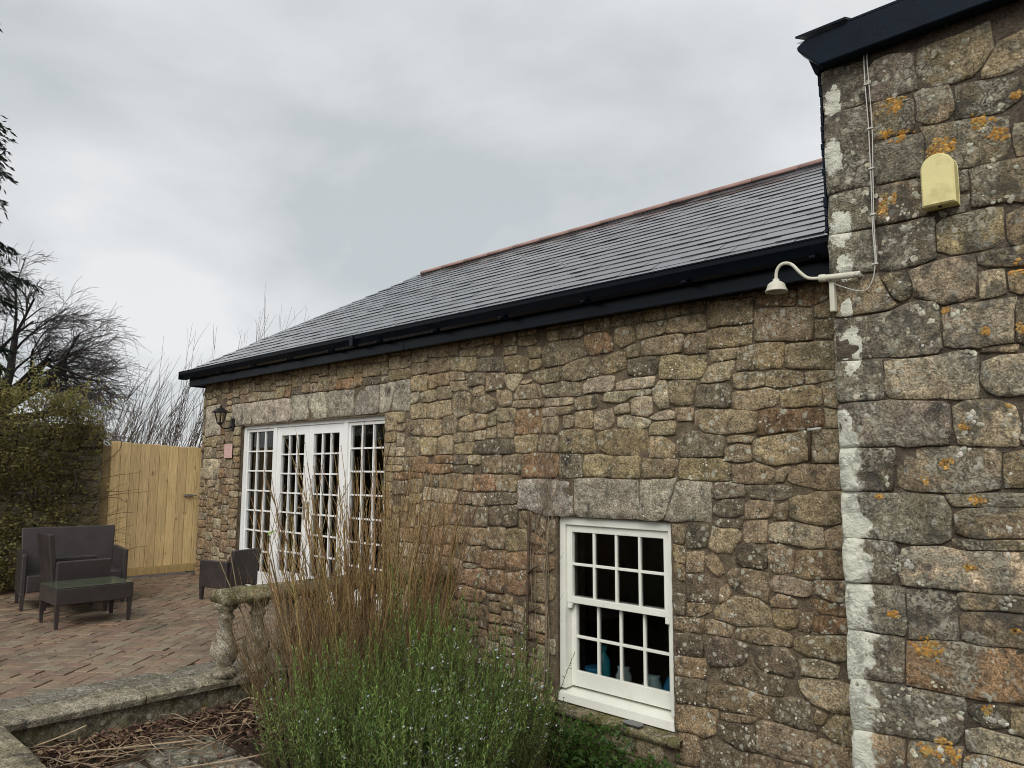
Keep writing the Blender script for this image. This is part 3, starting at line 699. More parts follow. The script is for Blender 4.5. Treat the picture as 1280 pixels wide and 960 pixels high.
# ---- the cottage
cot = empty('stone_cottage', (-6,.1,0), 'low granite rubble cottage with hipped wet slate roof and black fascia', 'cottage')
FW = (-9.16,-6.10,-.02,1.965)      # french window opening
SW = (-3.875,-2.835,-.40,1.055)    # sash window opening
holes = [FW, SW]
wall = MB(); mortar_face(wall, -10.27, -1.30, -.9, 2.62, .005, holes)
ty0, ty1 = .014, .40
for hx0, hx1, hz0, hz1 in holes:         # reveals
    wall.box(hx0-.12, hx0, ty0, ty1, hz0, hz1); wall.box(hx1, hx1+.12, ty0, ty1, hz0, hz1); wall.box(hx0-.12, hx1+.12, ty0, ty1, hz1, hz1+.12); wall.box(hx0-.12, hx1+.12, ty0+.01, ty1, hz0-.12, hz0)
wall.box(-10.27, -10.20, .03, 4.55, -.9, 2.62); wall.box(-10.27, -1.30, 4.5, 4.58, -.9, 2.62); wall.box(-1.36, -1.30, .03, 4.5, -.9, 2.62)
wall_o = wall.build('wall', M['mortar'], cot)
inn = MB()
for a, b in ((-10.2,FW[0]),(FW[1],SW[0]),(SW[1],-1.36)): inn.box(a, b, .36, .40, -.9, 2.6)
inn.box(FW[0], FW[1], .36, .40, FW[3], 2.6); inn.box(SW[0], SW[1], .36, .40, SW[3], 2.6); inn.box(SW[0], SW[1], .36, .40, -.9, SW[2])
inn.box(-10.2, -1.36, .4, 4.5, -.92, -.88); inn.box(-10.2, -1.36, .4, 4.5, 2.58, 2.62); inn.box(-5.2, -5.1, .4, 4.5, -.88, 2.58); inn.box(-10.2, -5.2, .4, 4.5, -.06, -.02)
inn.build('interior_lining', M['interior'], cot)
main = read(STONES_MAIN)
main += fill(main, -10.27, -1.50, -.85, 2.60, holes, 'nnnnyyydoll')
main = fit(main, -10.27, -1.50, -.85, 2.60, holes, 7)
def tint_main(k, p, t):
    cx = sum(a for a, b in p)/len(p); cz = sum(b for a, b in p)/len(p)
    red = min(max((1.35-cz)/.8, 0), 1)*min(max((-3.9-cx)/1.0, 0), 1)*(0 if k in 'gl' else .75)
    t = tuple(a*(1-red)+b*red for a, b in zip(t, jit((.285,.195,.125), .2)))
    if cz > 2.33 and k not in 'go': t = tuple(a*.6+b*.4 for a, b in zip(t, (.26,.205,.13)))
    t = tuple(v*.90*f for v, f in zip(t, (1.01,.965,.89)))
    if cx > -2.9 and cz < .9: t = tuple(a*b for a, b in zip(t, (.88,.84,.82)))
    return t
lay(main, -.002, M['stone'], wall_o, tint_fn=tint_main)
# stone sill of the sash window
sl = MB(); sl.tint = (.20,.17,.10)
pr = []
for i in range(25):
    x = -3.93+1.16*i/24; pr.append((x, -.055+.012*nz(x*9, 0), .0))
n = len(pr)
vs = [(x, y, -.345+.006*nz(x*14,1)) for x, y, _ in pr]+[(x, .12, -.315) for x, y, _ in pr]+[(x, y+.008+.01*nz(x*13,4), -.40+.008*nz(x*15,7)) for x, y, _ in pr]+[(x, .12, -.41) for x, y, _ in pr]
fs = [(i, i+1, n+i+1, n+i) for i in range(n-1)]+[(2*n+i+1, 2*n+i, i, i+1)[::-1] for i in range(n-1)]+[(2*n+i, 2*n+i+1, 3*n+i+1, 3*n+i)[::-1] for i in range(n-1)]+[(0,n,3*n,2*n),(n-1,2*n-1,4*n-1,3*n-1)]
sl.add(vs, fs); sl.build('stone_sill', M['coping_moss'], cot, True)

# ---- roof
PI_R = math.atan2(1.46, 2.37); cp, sp = math.cos(PI_R), math.sin(PI_R); EY, EZ = -.20, 2.735; RUN = 2.37; SL = RUN/cp; XL, XR = -10.42, -1.25
roof = MB(); dz = -.03
roof.add([(XL,EY,EZ+dz),(XR,EY,EZ+dz),(XR,EY+RUN,EZ+RUN*sp/cp+dz),(XL+RUN,EY+RUN,EZ+RUN*sp/cp+dz),(XR,EY+2*RUN,EZ+dz),(XL,EY+2*RUN,EZ+dz)], [(0,1,2,3),(3,2,4,5),(0,3,5)])
roof.tint = (.05,.052,.056); roof_o = roof.build('roof', M['slate'], cot)
GA, SW_, NC = SL/19, .30, 19
def slope(s, x, lift): return (x, EY-.03+s*cp-lift*sp, EZ+s*sp+lift*cp)
slates = []
for k in range(NC):
    s0 = k*GA-.012; s1 = min(s0+GA*2.1, SL-.004); off = (SW_/2 if k % 2 else 0)
    x = XR
    j = 0
    xr = XR+.02
    while xr > XL:
        xl = xr-(SW_ if not (j == 0 and k % 2) else SW_/2); j += 1
        a = XL+max(s0,0)*cp; b = XL+s1*cp
        if xr <= a+.02: break
        l0 = max(xl, a); l1 = min(max(xl, b), xr-.005)
        lf = .0105+random.uniform(0,.0025); g = .0022; ds = random.uniform(-.004,.004)
        e1, e2 = random.uniform(-.0018,.0018), random.uniform(-.0018,.0018)
        P = [slope(s0+ds, l0+g, lf-.0045+e1), slope(s0+ds, xr-g, lf-.0045+e2), slope(s1, xr-g, -.006), slope(s1, l1+g, -.006), slope(s0+ds, l0+g, lf+e1), slope(s0+ds, xr-g, lf+e2), slope(s1, xr-g, .000), slope(s1, l1+g, .000)]
        v = random.uniform(.5,1.5); slates.append((P, (.06*v,.064*v,.07*v))); xr = xl
cam_p = Vector((0,-4.5,1.4)); slates.sort(key=lambda s: (Vector(s[0][4])-cam_p).length)
rest = MB()
for i, (P, t) in enumerate(slates):
    mb = MB() if i < 300 else rest; mb.tint = t; mb.hexa(P)
    if i < 300: mb.build('slate', M['slate'], roof_o)
o = rest.build('far_slates', M['slate'], roof_o); o['kind'] = 'stuff'
x = XL+RUN-.05; RZ = EZ+RUN*sp/cp
while x < XR:
    mb = MB(); L_ = .45; rr = []
    for xx in (x+.004, x+L_-.004):
        for q in range(9):
            w = math.pi*(q/8)
            rr.append((xx, EY-.03+RUN-.135*math.cos(w), RZ-.045+.052*math.sin(w)**.8 if 0 < q < 8 else RZ-.055))
        for q in range(9):
            w = math.pi*(q/8); rr.append((xx, EY-.03+RUN-.115*math.cos(w), RZ-.06+.05*math.sin(w)))
    n = 18; fs = []
    for q in range(8): fs += [(q, q+1, n+q+1, n+q), (9+q+1, 9+q, n+9+q, n+9+q+1), (q+1, q, 9+q, 9+q+1), (n+q, n+q+1, n+9+q+1, n+9+q)]
    fs += [(0,n,n+9,9),(8,17,n+17,n+8)]
    mb.add(rr, fs); mb.build('ridge_tile', M['terracotta'], roof_o, True); x += L_
# fascia boards, soffit, gutter
for a, b in ((-10.39,-5.62),(-5.615,-1.30)):
    MB().box(a, b, -.165, -.140, 2.535, 2.715).build('fascia_board', M['black'], cot, bevel=.003)
MB().box(-10.39, -10.365, -.14, 4.6, 2.535, 2.715).build('fascia_board', M['black'], cot)
for q in range(11): MB().box(-10.1+q*.84, -10.065+q*.84, -.300, -.166, 2.622, 2.634).build('gutter_bracket', M['black'], cot)
MB().box(-6.33, -6.27, -.299, -.162, 2.627, 2.7395).build('gutter_union', M['black'], cot, bevel=.004)
MB().box(-10.362, -1.30, -.138, .03, 2.552, 2.565).build('soffit', M['black'], cot)
gp = [(-.168,2.722),(-.168,2.66),(-.195,2.632),(-.225,2.630),(-.252,2.648),(-.268,2.675),(-.285,2.70),(-.288,2.728),(-.296,2.730),(-.296,2.738),(-.280,2.738),(-.276,2.705),(-.258,2.68),(-.24,2.652),(-.2,2.642),(-.178,2.665),(-.178,2.722)]
for a, b in ((-10.46,-6.3),(-6.298,-1.30)): MB().extrude_x(gp, a, b).build('gutter', M['black'], cot)
mb = MB(); mb.box(-10.468, -10.46, -.292, -.168, 2.632, 2.736); mb.build('gutter_end_cap', M['black'], cot)

# ---- sash window
sw = MB(); a, b, z0, z1 = -3.872, -2.838, -.318, 1.052
sw.box(a, a+.055, .045, .20, z0+.09, z1); sw.box(b-.055, b, .045, .20, z0+.09, z1); sw.box(a+.055, b-.055, .045, .20, z1-.06, z1)
sw.hexa([(a-.005,.02,z0),(b+.002,.02,z0),(b+.002,.20,z0),(a-.005,.20,z0),(a-.005,.028,z0+.062),(b+.002,.028,z0+.062),(b+.002,.20,z0+.092),(a-.005,.20,z0+.092)])
swo = sw.build('sash_window', M['white_paint'], cot, bevel=.004)
def sash(name, x0, x1, z0, z1, y0, y1, st, top, bot, cols, rows, mat, parent, bar=.020, glass_y=None):
    f = MB(); f.box(x0, x0+st, y0, y1, z0, z1); f.box(x1-st, x1, y0, y1, z0, z1); f.box(x0+st, x1-st, y0, y1, z1-top, z1); f.box(x0+st, x1-st, y0, y1, z0, z0+bot)
    gx0, gx1, gz0, gz1 = x0+st, x1-st, z0+bot, z1-top; bw = bar/2
    for i in range(1, cols): x = gx0+(gx1-gx0)*i/cols; f.box(x-bw, x+bw, y0+.004, y1-.006, gz0, gz1)
    for j in range(1, rows):
        z = gz0+(gz1-gz0)*j/rows
        for i in range(cols):
            xa = gx0+(gx1-gx0)*i/cols+(bw if i else 0); xb = gx0+(gx1-gx0)*(i+1)/cols-(bw if i < cols-1 else 0); f.box(xa, xb, y0+.004, y1-.006, z-bw, z+bw)
    f.build(name, mat, parent, bevel=.0025)
    gy = (y0+y1)/2
    for j in range(rows):
        for i in range(cols):
            xa = gx0+(gx1-gx0)*i/cols+bw*.8; xb = gx0+(gx1-gx0)*(i+1)/cols-bw*.8; za = gz0+(gz1-gz0)*j/rows+bw*.8; zb = gz0+(gz1-gz0)*(j+1)/rows-bw*.8
            t1, t2 = random.uniform(-.0012,.0012), random.uniform(-.0012,.0012)
            m = MB(); m.add([(xa,gy-t1-t2,za),(xb,gy+t1-t2,za),(xb,gy+t1+t2,zb),(xa,gy-t1+t2,zb)], [(0,1,2,3)]); m.build('pane', M['glass'], parent)
sash('upper_sash', a+.057, b-.057, .405, z1-.062, .068, .108, .05, .052, .048, 4, 2, M['white_paint'], swo)
sash('lower_sash', a+.057, b-.057, -.215, .452, .115, .155, .05, .05, .112, 4, 2, M['white_paint'], swo)
h = MB()
for xx in (a+.057, b-.107): h.hexa([(xx,.07,.36),(xx+.035,.07,.36),(xx+.035,.106,.36),(xx,.106,.36),(xx,.07,.404),(xx+.05,.07,.404),(xx+.05,.106,.404),(xx,.106,.404)])
h.build('sash_horn', M['white_paint'], swo, bevel=.006)
# things on the inner sill
MB().box(SW[0], SW[1], .22, .48, -.26, -.225).build('inner_sill', M['white_paint'], swo)
def sill_thing(name, prof, x, y, mat, label, cat):
    o = MB().lathe((x,y-.055,-.222), [(r*1.2,z*1.25) for r, z in prof], 14).build(name, M[mat], None, True); tag(o, label, cat)
sill_thing('plastic_bottle', [(.038,0),(.04,.01),(.04,.15),(.03,.18),(.014,.20),(.014,.225),(.02,.226),(.02,.25)], -3.60, .30, 'tealplastic', 'tall teal bottle inside sash window, leftmost on its inner sill', 'bottle')
sill_thing('plastic_tub', [(.05,0),(.055,.01),(.06,.09),(.063,.10),(.058,.102)], -3.72, .33, 'blueplastic', 'short blue tub at left end of the inner window sill', 'tub')
sill_thing('glass_jar', [(.04,0),(.05,.02),(.05,.10),(.035,.13),(.04,.15)], -3.42, .30, 'paleglass', 'pale jar inside sash window beside the tall teal bottle', 'jar')
sill_thing('glass_jar', [(.035,0),(.055,.03),(.06,.08),(.045,.12),(.05,.135)], -3.18, .31, 'paleglass', 'squat pale jar near middle of the inner window sill', 'jar')
mb = MB()
for i in range(7):
    for j in range(12): pass
vs = []; N1, N2 = 9, 14
for i in range(N1):
    ph = math.pi*.5*i/(N1-1)
    for j in range(N2):
        th = 2*math.pi*j/N2; r = .15*math.cos(ph)*(1+.25*nz(math.cos(th)*2, math.sin(th)*2, ph)); vs.append((-2.98+r*math.cos(th),   .30+r*.5*math.sin(th), -.222+.20*math.sin(ph)*(1+.3*nz(th, ph*3))))
mb.add(vs, [(i*N2+j, i*N2+(j+1)%N2, (i+1)*N2+(j+1)%N2, (i+1)*N2+j) for i in range(N1-1) for j in range(N2)])
tag(mb.build('cloth_bundle', M['blueplastic'], None, True), 'crumpled blue cloth bundle at right end of inner window sill', 'cloth')
# slate offcut on the outer sill
pts = [(-3.22,-.05),(-3.16,-.058),(-3.09,-.055),(-3.07,-.02),(-3.10,.012),(-3.19,.014),(-3.23,-.015)]
mb = MB(); mb.tint = (.05,.05,.055); n = len(pts); mb.add([(x,y,-.326+.12*(y+.05)) for x,y in pts]+[(x,y,-.318+.12*(y+.05)) for x,y in pts], [tuple(range(n))[::-1], tuple(range(n,2*n))]+[(k,(k+1)%n,n+(k+1)%n,n+k) for k in range(n)])
tag(mb.build('slate_offcut', M['slate'], None), 'dark broken slate piece lying on the mossy window sill', 'slate')

# ---- french window
a, b, z1 = -9.155, -6.105, 1.96
fm = MB(); fm.box(a, a+.055, .05, .15, 0, z1); fm.box(b-.055, b, .05, .15, 0, z1); fm.box(a+.055, b-.055, .05, .15, z1-.05, z1); fm.box(a+.055, b-.055, .05, .15, -.01, .045)
fm.box(-8.41, -8.335, .052, .148, .045, z1-.05); fm.box(-6.91, -6.835, .052, .148, .045, z1-.05)
fo = fm.build('french_window', M['white_upvc'], cot, bevel=.004)
U = M['white_upvc']
sash('side_light', -9.098, -8.412, .047, z1-.052, .07, .12, .035, .035, .13, 3, 7, U, fo, .018)
sash('side_light', -6.833, -6.162, .047, z1-.052, .07, .12, .035, .035, .13, 3, 7, U, fo, .018)
sash('door_leaf', -8.333, -7.624, .047, z1-.052, .066, .116, .095, .10, .19, 3, 7, U, fo, .018)
sash('door_leaf', -7.620, -6.912, .047, z1-.052, .066, .116, .095, .10, .19, 3, 7, U, fo, .018)
hd = MB()
for xx in (-7.67, -7.575): hd.box(xx-.012, xx+.012, .052, .066, .85, 1.05); hd.tube([(xx,.052,.98),(xx,.03,.98),(xx+(.09 if xx < -7.6 else -.0)*-1,.03,.98)], .008, 6)
hd.build('door_handle', M['galv'], fo)

# ---- the taller house on the right
TX, TY = -1.545, -.40
tall = empty('tall_house', (.5,-.3,-.6), 'taller lichen-covered granite house wall with whitewashed corner and black eaves', 'house')
tw = MB(); mortar_face(tw, TX+.012, 2.2, -.9, 3.70, TY+.005, [])
tw.box(TX+.014, TX+.06, TY+.016, 5, -.9, 3.75); tw.box(TX+.06, 2.2, 4.9, 5, -.9, 3.75); tw.box(2.15, 2.2, TY+.02, 4.9, -.9, 3.75); tw.box(TX+.06, 2.15, TY+.3, 4.9, 3.70, 3.745)
two = tw.build('wall', M['mortar_tall'], tall)
st = read(STONES_TALL); st += fill(st, TX, .9, -.85, 3.74, [(-.52,1,-9,-8)], 'nnssdlkk', 1.1, wr=(.12,.42), hr=(.07,.17))
st = fit(st, TX+.002, .9, -.85, 3.66, [], 9)
lay([(k, p, t_) for k, p, t_ in st], TY-.002, M['stone_tall'], two, tint_fn=lambda k, p, t: tuple(v*f for v, f in zip(t, (.88,.84,.77))), prd=(.002,.011), limit=260)
# crusts of orange lichen sitting on the stones
from mathutils.bvhtree import BVHTree
def on_wall(parent):
    vs, fs = [], []
    for o in parent.children:
        b = len(vs); vs += [v.co.copy() for v in o.data.vertices]; fs += [tuple(i+b for i in p.vertices) for p in o.data.polygons]
    return BVHTree.FromPolygons(vs, fs)
bv = on_wall(two)
def crust(mb, x, z, r, count, cols, ytop=-1.2, rs=(.004,.013), bv=bv, TY=TY):
    for i in range(count):
        px, pz = x+random.gauss(0, r*.55), z+random.gauss(0, r*.42); hit = bv.ray_cast(Vector((px, ytop, pz)), Vector((0,1,0)))
        if hit[0] is None or hit[0].y > TY+.03: continue
        c, nrm = hit[0], hit[1]
        if nrm.y > 0: nrm = -nrm
        t = nrm.orthogonal().normalized(); q = nrm.cross(t); R_ = random.uniform(*rs); k = 9; mb.tint = jit(random.choice(cols), .25); rad = [R_*random.uniform(.55,1.25) for _ in range(k)]
        ring = [c+nrm*.0004+(t*math.cos(6.283*a/k)+q*math.sin(6.283*a/k))*rad[a] for a in range(k)]; top = [c+nrm*.0022+(p-c-nrm*.0004)*.72 for p in ring]
        mb.add(ring+top+[c+nrm*.0022], [(a,(a+1)%k,k+(a+1)%k,k+a) for a in range(k)]+[(k+a,k+(a+1)%k,2*k) for a in range(k)])
om = MB()
for x, z, r in ((-1.178,3.328,.055),(-1.16,3.31,.03),(-1.229,3.169,.03),(-1.144,3.15,.035),(-.986,3.041,.05),(-.944,3.011,.04),(-.99,2.99,.04),(-.80,3.105,.04),(-.728,3.021,.04),(-.637,3.189,.02),(-1.231,2.812,.05),(-1.265,2.768,.03),(-.688,2.347,.04),(-.833,2.072,.018),(-.681,2.064,.03),(-1.037,1.452,.025),(-1.129,1.367,.016),(-.949,1.619,.02),(-1.348,1.28,.014),(-.905,1.281,.024),(-.956,.961,.016),(-1.309,.705,.018),(-1.18,.087,.04),(-1.078,.084,.05),(-1.122,.137,.03),(-.929,.323,.02),(-.795,.695,.012),(-1.154,.576,.05),(-1.18,.55,.04),(-1.0,2.2,.012),(-.75,1.72,.014)):
    crust(om, x, z, r, int(10+r*760), [(.42,.21,.04),(.34,.17,.04),(.46,.27,.08),(.28,.16,.06),(.25,.20,.09)])
M['lichen'] = tinted('crusty_lichen', .9, 90, .35, .6, .2)
o = om.build('orange_lichen', M['lichen'], two, True); o['kind'] = 'stuff'
pm = MB()
for i in range(900):
    x, z = random.uniform(-1.5,.1), random.uniform(-.4,3.55)
    if nz(x*2.3, z*2.3, 31) > -.02: crust(pm, x, z, .02, random.randint(1,4), [(.36,.345,.275),(.46,.445,.37),(.30,.29,.22),(.42,.39,.29)], rs=(.004,.016))
o = pm.build('pale_lichen', M['lichen'], two, True); o['kind'] = 'stuff'
bv2 = on_wall(wall_o); pm = MB()
for i in range(2600):
    x, z = random.uniform(-5.8,-1.7), random.uniform(-.45,2.45)
    if nz(x*2.1, z*2.1, 12)+.10*(x+3.4)-.12*(z-1) > .0 and not (SW[0]-.02 < x < SW[1]+.02 and z < SW[3]): crust(pm, x, z, .025, random.randint(1,3), [(.40,.37,.285),(.48,.455,.36),(.33,.30,.22)], rs=(.003,.011), bv=bv2, TY=0)
o = pm.build('pale_lichen', M['lichen'], wall_o, True); o['kind'] = 'stuff'
# return wall quoins seen in the roof's reflection and from the side
qs = []
z = -.85; i = 0
while z < 3.7:
    h = random.uniform(.24,.30); d = .0
    y = TY+.03
    while y < 2.2: w = random.uniform(.25,.5); qs.append((y, y+w-.02, z, min(z+h-.02, 3.72))); y += w
    z += h
rq = MB()
for y0, y1, za, zb in qs:
    rq.tint = jit(COLS[random.choice('nsd')], .15); rq.box(TX-.004-random.uniform(0,.012), TX+.03, y0, y1, za, zb)
o = rq.build('side_wall_stones', M['stone_tall'], two, bevel=.012); o['kind'] = 'stuff'
# weathered strip down the corner above the lower roof
cs = MB(); cs.tint = (.05,.05,.055); z = 2.72
while z < 3.60:
    h = random.uniform(.035,.07); q = random.uniform(0,.009); cs.box(TX-.018-q, TX-.006, TY+.006, TY+.07, z, z+h-.004); z += h
cs.build('corner_slate_strip', M['black_worn'], tall, bevel=.003)
fp = [(-1.52,3.640),(2.3,3.650),(2.3,3.818),(-1.585,3.822),(-1.640,3.79),(-1.636,3.768)]; n = len(fp); m = MB()
m.add([(x,-.502,z) for x,z in fp]+[(x,-.42,z) for x,z in fp], [tuple(range(n)), tuple(range(n,2*n))[::-1]]+[(k,n+k,n+(k+1)%n,(k+1)%n) for k in range(n)]); m.build('fascia_board', M['black_worn'], tall, bevel=.008)
m = MB(); m.hexa([(-1.575,-.418,3.64),(-1.548,-.418,3.64),(-1.548,1.9,3.64),(-1.575,1.9,3.64),(-1.635,-.418,3.815),(-1.548,-.418,3.815),(-1.548,1.9,3.815),(-1.635,1.9,3.815)]); m.build('verge_board', M['black_worn'], tall, bevel=.004)
MB().box(-1.546, 2.3, -.418, -.36, 3.652, 3.667).build('soffit', M['black_worn'], tall)
rf = MB(); rf.tint = (.05,.05,.053); rf.add([(TX-.10,-.49,3.822),(2.3,-.49,3.822),(2.3,2.3,4.88),(TX-.10,2.3,4.88)], [(0,1,2,3)]); rfo = rf.build('roof', M['slate'], tall)
x = TX-.09
while x < 1.4:
    w = random.uniform(.22,.3); q = MB(); v = random.uniform(.7,1.3); q.tint = (.05*v,.05*v,.053*v); f = -.52+random.uniform(-.02,.025); zz = 3.822+random.uniform(0,.012)
    q.hexa([(x,f,zz),(x+w-.008,f,zz+random.uniform(-.004,.004)),(x+w-.008,f+.4,zz+.15),(x,f+.4,zz+.15),(x,f,zz+.012),(x+w-.008,f,zz+.012),(x+w-.008,f+.4,zz+.162),(x,f+.4,zz+.162)]); q.build('slate', M['black_worn'], rfo); x += w
# ------------------------------------------------------------------ fittings on the walls
def spline(P, n=6):
    P = [Vector(p) for p in P]; out = []
    for i in range(len(P)-1):
        a, b, c, d = P[max(i-1,0)], P[i], P[i+1], P[min(i+2,len(P)-1)]
        for k in range(n):
            t = k/n; out.append(.5*((2*b)+(c-a)*t+(2*a-5*b+4*c-d)*t*t+(3*b-a-3*c+d)*t**3))
    return out+[P[-1]]
# swan-neck lamp
ln = empty('swan_neck_lamp', (-1.45,-.42,2.44), 'cream painted swan neck lamp fixed to the corner of the taller house', 'wall lamp')
MB().tube([(-1.372,-.449,2.440),(-1.43,-.452,2.442),(-1.55,-.456,2.449),(-1.552,-.456,2.449),(-1.585,-.458,2.451)], [.0165,.0175,.0175,.0215,.0205], 12).build('bracket', M['lamp_paint'], ln, True, .003)
MB().tube([(-1.385,-.400,2.4405),(-1.385,-.472,2.4405)], .012, 10).build('fixing_bolt', M['lamp_paint'], ln, True, .002)
MB().tube(spline([(-1.571,-.458,2.451),(-1.64,-.462,2.462),(-1.685,-.468,2.502),(-1.722,-.47,2.548),(-1.756,-.47,2.567),(-1.792,-.47,2.563),(-1.816,-.47,2.533),(-1.822,-.47,2.482)]), .0095, 10).build('neck', M['lamp_paint'], ln, True)
MB().lathe((-1.822,-.47,0), [(.012,2.49),(.018,2.485),(.018,2.476),(.030,2.470),(.046,2.457),(.053,2.437),(.055,2.425),(.062,2.421),(.062,2.414),(.053,2.414),(.047,2.435),(.03,2.455)], 22).build('lamp_shade', M['lamp_paint'], ln, True)
c = empty('twin_cable', (-1.3,-.42,3.66), 'pair of thin grey white cables running down the taller house wall', 'cable')
MB().tube(spline([(-1.305,-.425,3.701),(-1.306,-.433,3.5),(-1.299,-.434,3.227),(-1.301,-.433,2.917),(-1.305,-.433,2.678),(-1.302,-.431,2.484),(-1.331,-.43,2.378),(-1.381,-.431,2.352),(-1.478,-.434,2.394),(-1.552,-.452,2.436)]), .003, 6).build('cable', M['cable'], c, True)
MB().tube(spline([(-1.285,-.425,3.692),(-1.289,-.433,3.607),(-1.286,-.434,3.492),(-1.281,-.434,3.222),(-1.291,-.433,2.915),(-1.297,-.433,2.677),(-1.294,-.431,2.484)]), .003, 6).build('cable', M['cable'], c, True)
mb = MB()
for z, x in ((3.47,-1.295),(3.22,-1.29),(3.0,-1.293),(2.75,-1.298),(2.484,-1.30)): MB().box(x-.016, x+.014, -.442, -.424, z-.005, z+.005).build('cable_clip', M['cable'], c, bevel=.002)
tag(MB().box(-1.541, -1.513, -.445, -.405, 2.262, 2.43).build('conduit', M['lamp_paint'], None, bevel=.006), 'short white conduit strip hanging below the swan neck lamp bracket', 'conduit')
# alarm box
al = empty('alarm_box', (-.97,-.42,2.69), 'faded yellow burglar alarm box with rounded top', 'alarm box')
def dome(x0, x1, z0, z1, y0, y1, inset, mat, name):
    r = (x1-x0)/2; cx = (x0+x1)/2; cz = z1-r*1.02
    def outl(d): return [(x0+d,z0+d),(x1-d,z0+d)]+[(cx+(r-d)*math.cos(w), cz+(r-d)*math.sin(w)) for w in [math.pi*k/14 for k in range(15)]]
    a, b = outl(0), outl(inset); n = len(a); m = MB()
    m.add([(x,y1,z) for x,z in a]+[(x,y0+inset*.9,z) for x,z in a]+[(x,y0,z) for x,z in b], [(k,(k+1)%n,n+(k+1)%n,n+k) for k in range(n)]+[(n+k,n+(k+1)%n,2*n+(k+1)%n,2*n+k) for k in range(n)]+[tuple(2*n+k for k in range(n))[::-1], tuple(range(n))])
    return m.build(name, mat, al, False, .002)
dome(-1.048, -.898, 2.705, 2.968, -.502, -.432, .010, M['alarm'], 'cover')
dome(-1.044, -.902, 2.708, 2.962, -.431, -.400, .002, M['alarm_base'], 'back_plate')
MB().tube([(-.975,-.47,2.707),(-.975,-.47,2.700)], .009, 10).build('strobe_hole', M['black'], al)
# small overflow pipe by the corner
pp = empty('overflow_pipe', (-1.85,-.03,1.5), 'thin grey pipe with short white outlet on rubble wall near house corner', 'pipe')
MB().tube([(-1.850,-.03,1.648),(-1.856,-.03,1.466)], .009, 8).build('pipe', M['rust'], pp, True)
MB().tube([(-1.857,-.034,1.654),(-1.776,-.04,1.66)], .0085, 8).build('outlet', M['cable'], pp, True)
# lantern
lt = empty('wall_lantern', (-9.33,-.02,2.0), 'black coach lantern on bracket beside the french window', 'lantern')
MB().tube([(-9.335,-.012,2.03),(-9.335,-.045,2.03)], .03, 10).build('back_plate', M['black_metal'], lt)
MB().box(-9.37, -9.30, -.04, -.012, 1.90, 2.06).build('back_plate', M['black_metal'], lt, bevel=.008)
MB().tube(spline([(-9.335,-.04,1.95),(-9.33,-.1,1.925),(-9.32,-.17,1.935),(-9.315,-.20,1.975)]), .009, 8).build('arm', M['black_metal'], lt, True)
LC = (-9.315,-.20,0)
lm = MB(); lm.lathe(LC, [(.018,1.965),(.030,1.975),(.042,1.99),(.042,2.0)], 6)
for k in range(6):
    w = 2*math.pi*(k+.5)/6; lm.tube([(LC[0]+.042*math.cos(w),LC[1]+.042*math.sin(w),2.0),(LC[0]+.078*math.cos(w),LC[1]+.078*math.sin(w),2.125)], .0055, 5)
lm.lathe(LC, [(.105,2.122),(.108,2.13),(.085,2.148),(.05,2.17),(.028,2.185),(.012,2.19),(.016,2.205),(.004,2.222)], 12); lm.build('lantern_frame', M['black_metal'], lt)
MB().lathe(LC, [(.040,2.0),(.074,2.123)], 6).build('lantern_glass', M['lantern_glass'], lt)
tag(MB().box(-9.53, -9.31, -.03, -.024, 1.55, 1.735).build('notice_plaque', M['pink'], None, bevel=.002), 'small faded pink notice fixed to the wall below the lantern', 'notice')
# stake and bare climber by the window
vn = empty('bare_climber', (-4.05,-.04,-.5), 'leafless climbing stems tied to a thin stake left of the sash window', 'climber')
mb = MB(); mb.tint = (.085,.06,.04); mb.tube([(-4.111,-.05,1.09),(-4.118,-.055,.4),(-4.124,-.05,-.6)], .010, 8).build('stake', M['bark'], vn, True)
mb = MB(); mb.tint = (.10,.07,.045)
for z, dx, dz_ in ((.86,.14,-.03),(.60,.10,.07),(.30,.13,.06),(.10,.11,.03),(.99,-.08,.06)): mb.tube([(-4.115,-.05,z),(-4.115+dx*.6,-.06,z+dz_*.7),(-4.115+dx,-.045,z+dz_)], [.012,.010,.006], 6)
mb.build('stub', M['bark'], vn, True)
mb = MB()
base = [[(-3.766,2.331),(-3.808,2.082),(-3.891,1.834),(-3.942,1.583),(-4.009,1.395),(-3.959,1.208),(-3.909,1.086),(-3.942,.839),(-3.959,.594),(-3.93,.2),(-3.95,-.3)],
        [(-3.63,2.13),(-3.767,1.953),(-3.833,1.769),(-3.892,1.52),(-3.81,1.334),(-3.892,1.179),(-4.009,1.02),(-4.08,.6),(-4.06,0)]]
for q in range(10):
    b0 = base[q % 2]; k0 = random.randint(0, 4); dx = random.uniform(-.16,.10); mb.tint = jit((.26,.20,.14), .3)
    P = [(x+dx*(1-i/len(b0))+random.uniform(-.02,.02), -.022-random.uniform(0,.02), z+random.uniform(-.03,.03)) for i, (x, z) in enumerate(b0) if i >= k0 or q < 2]
    if len(P) > 2: mb.tube(spline(P, 3), [.001+.0024*i/(3*(len(P)-1)) for i in range(3*(len(P)-1)+1)], 4)
    for _ in range(7):
        p = random.choice(P); d = random.uniform(-.22,.22); mb.tube([p, (p[0]+d*.5, -.03, p[2]+random.uniform(.05,.12)), (p[0]+d, -.025, p[2]+random.uniform(.12,.3))], [.0018,.0013,.0008], 3)
mb.build('stem', M['twig'], vn, True)

# ------------------------------------------------------------------ terrace
pb = MB(); pb.box(-14.0, -5.265, -7.0, .0, -.5, -.012); po = pb.build('patio', M['mortar'], None); tag(po, 'worn reddish brick paved terrace in front of the cottage', kind='structure')
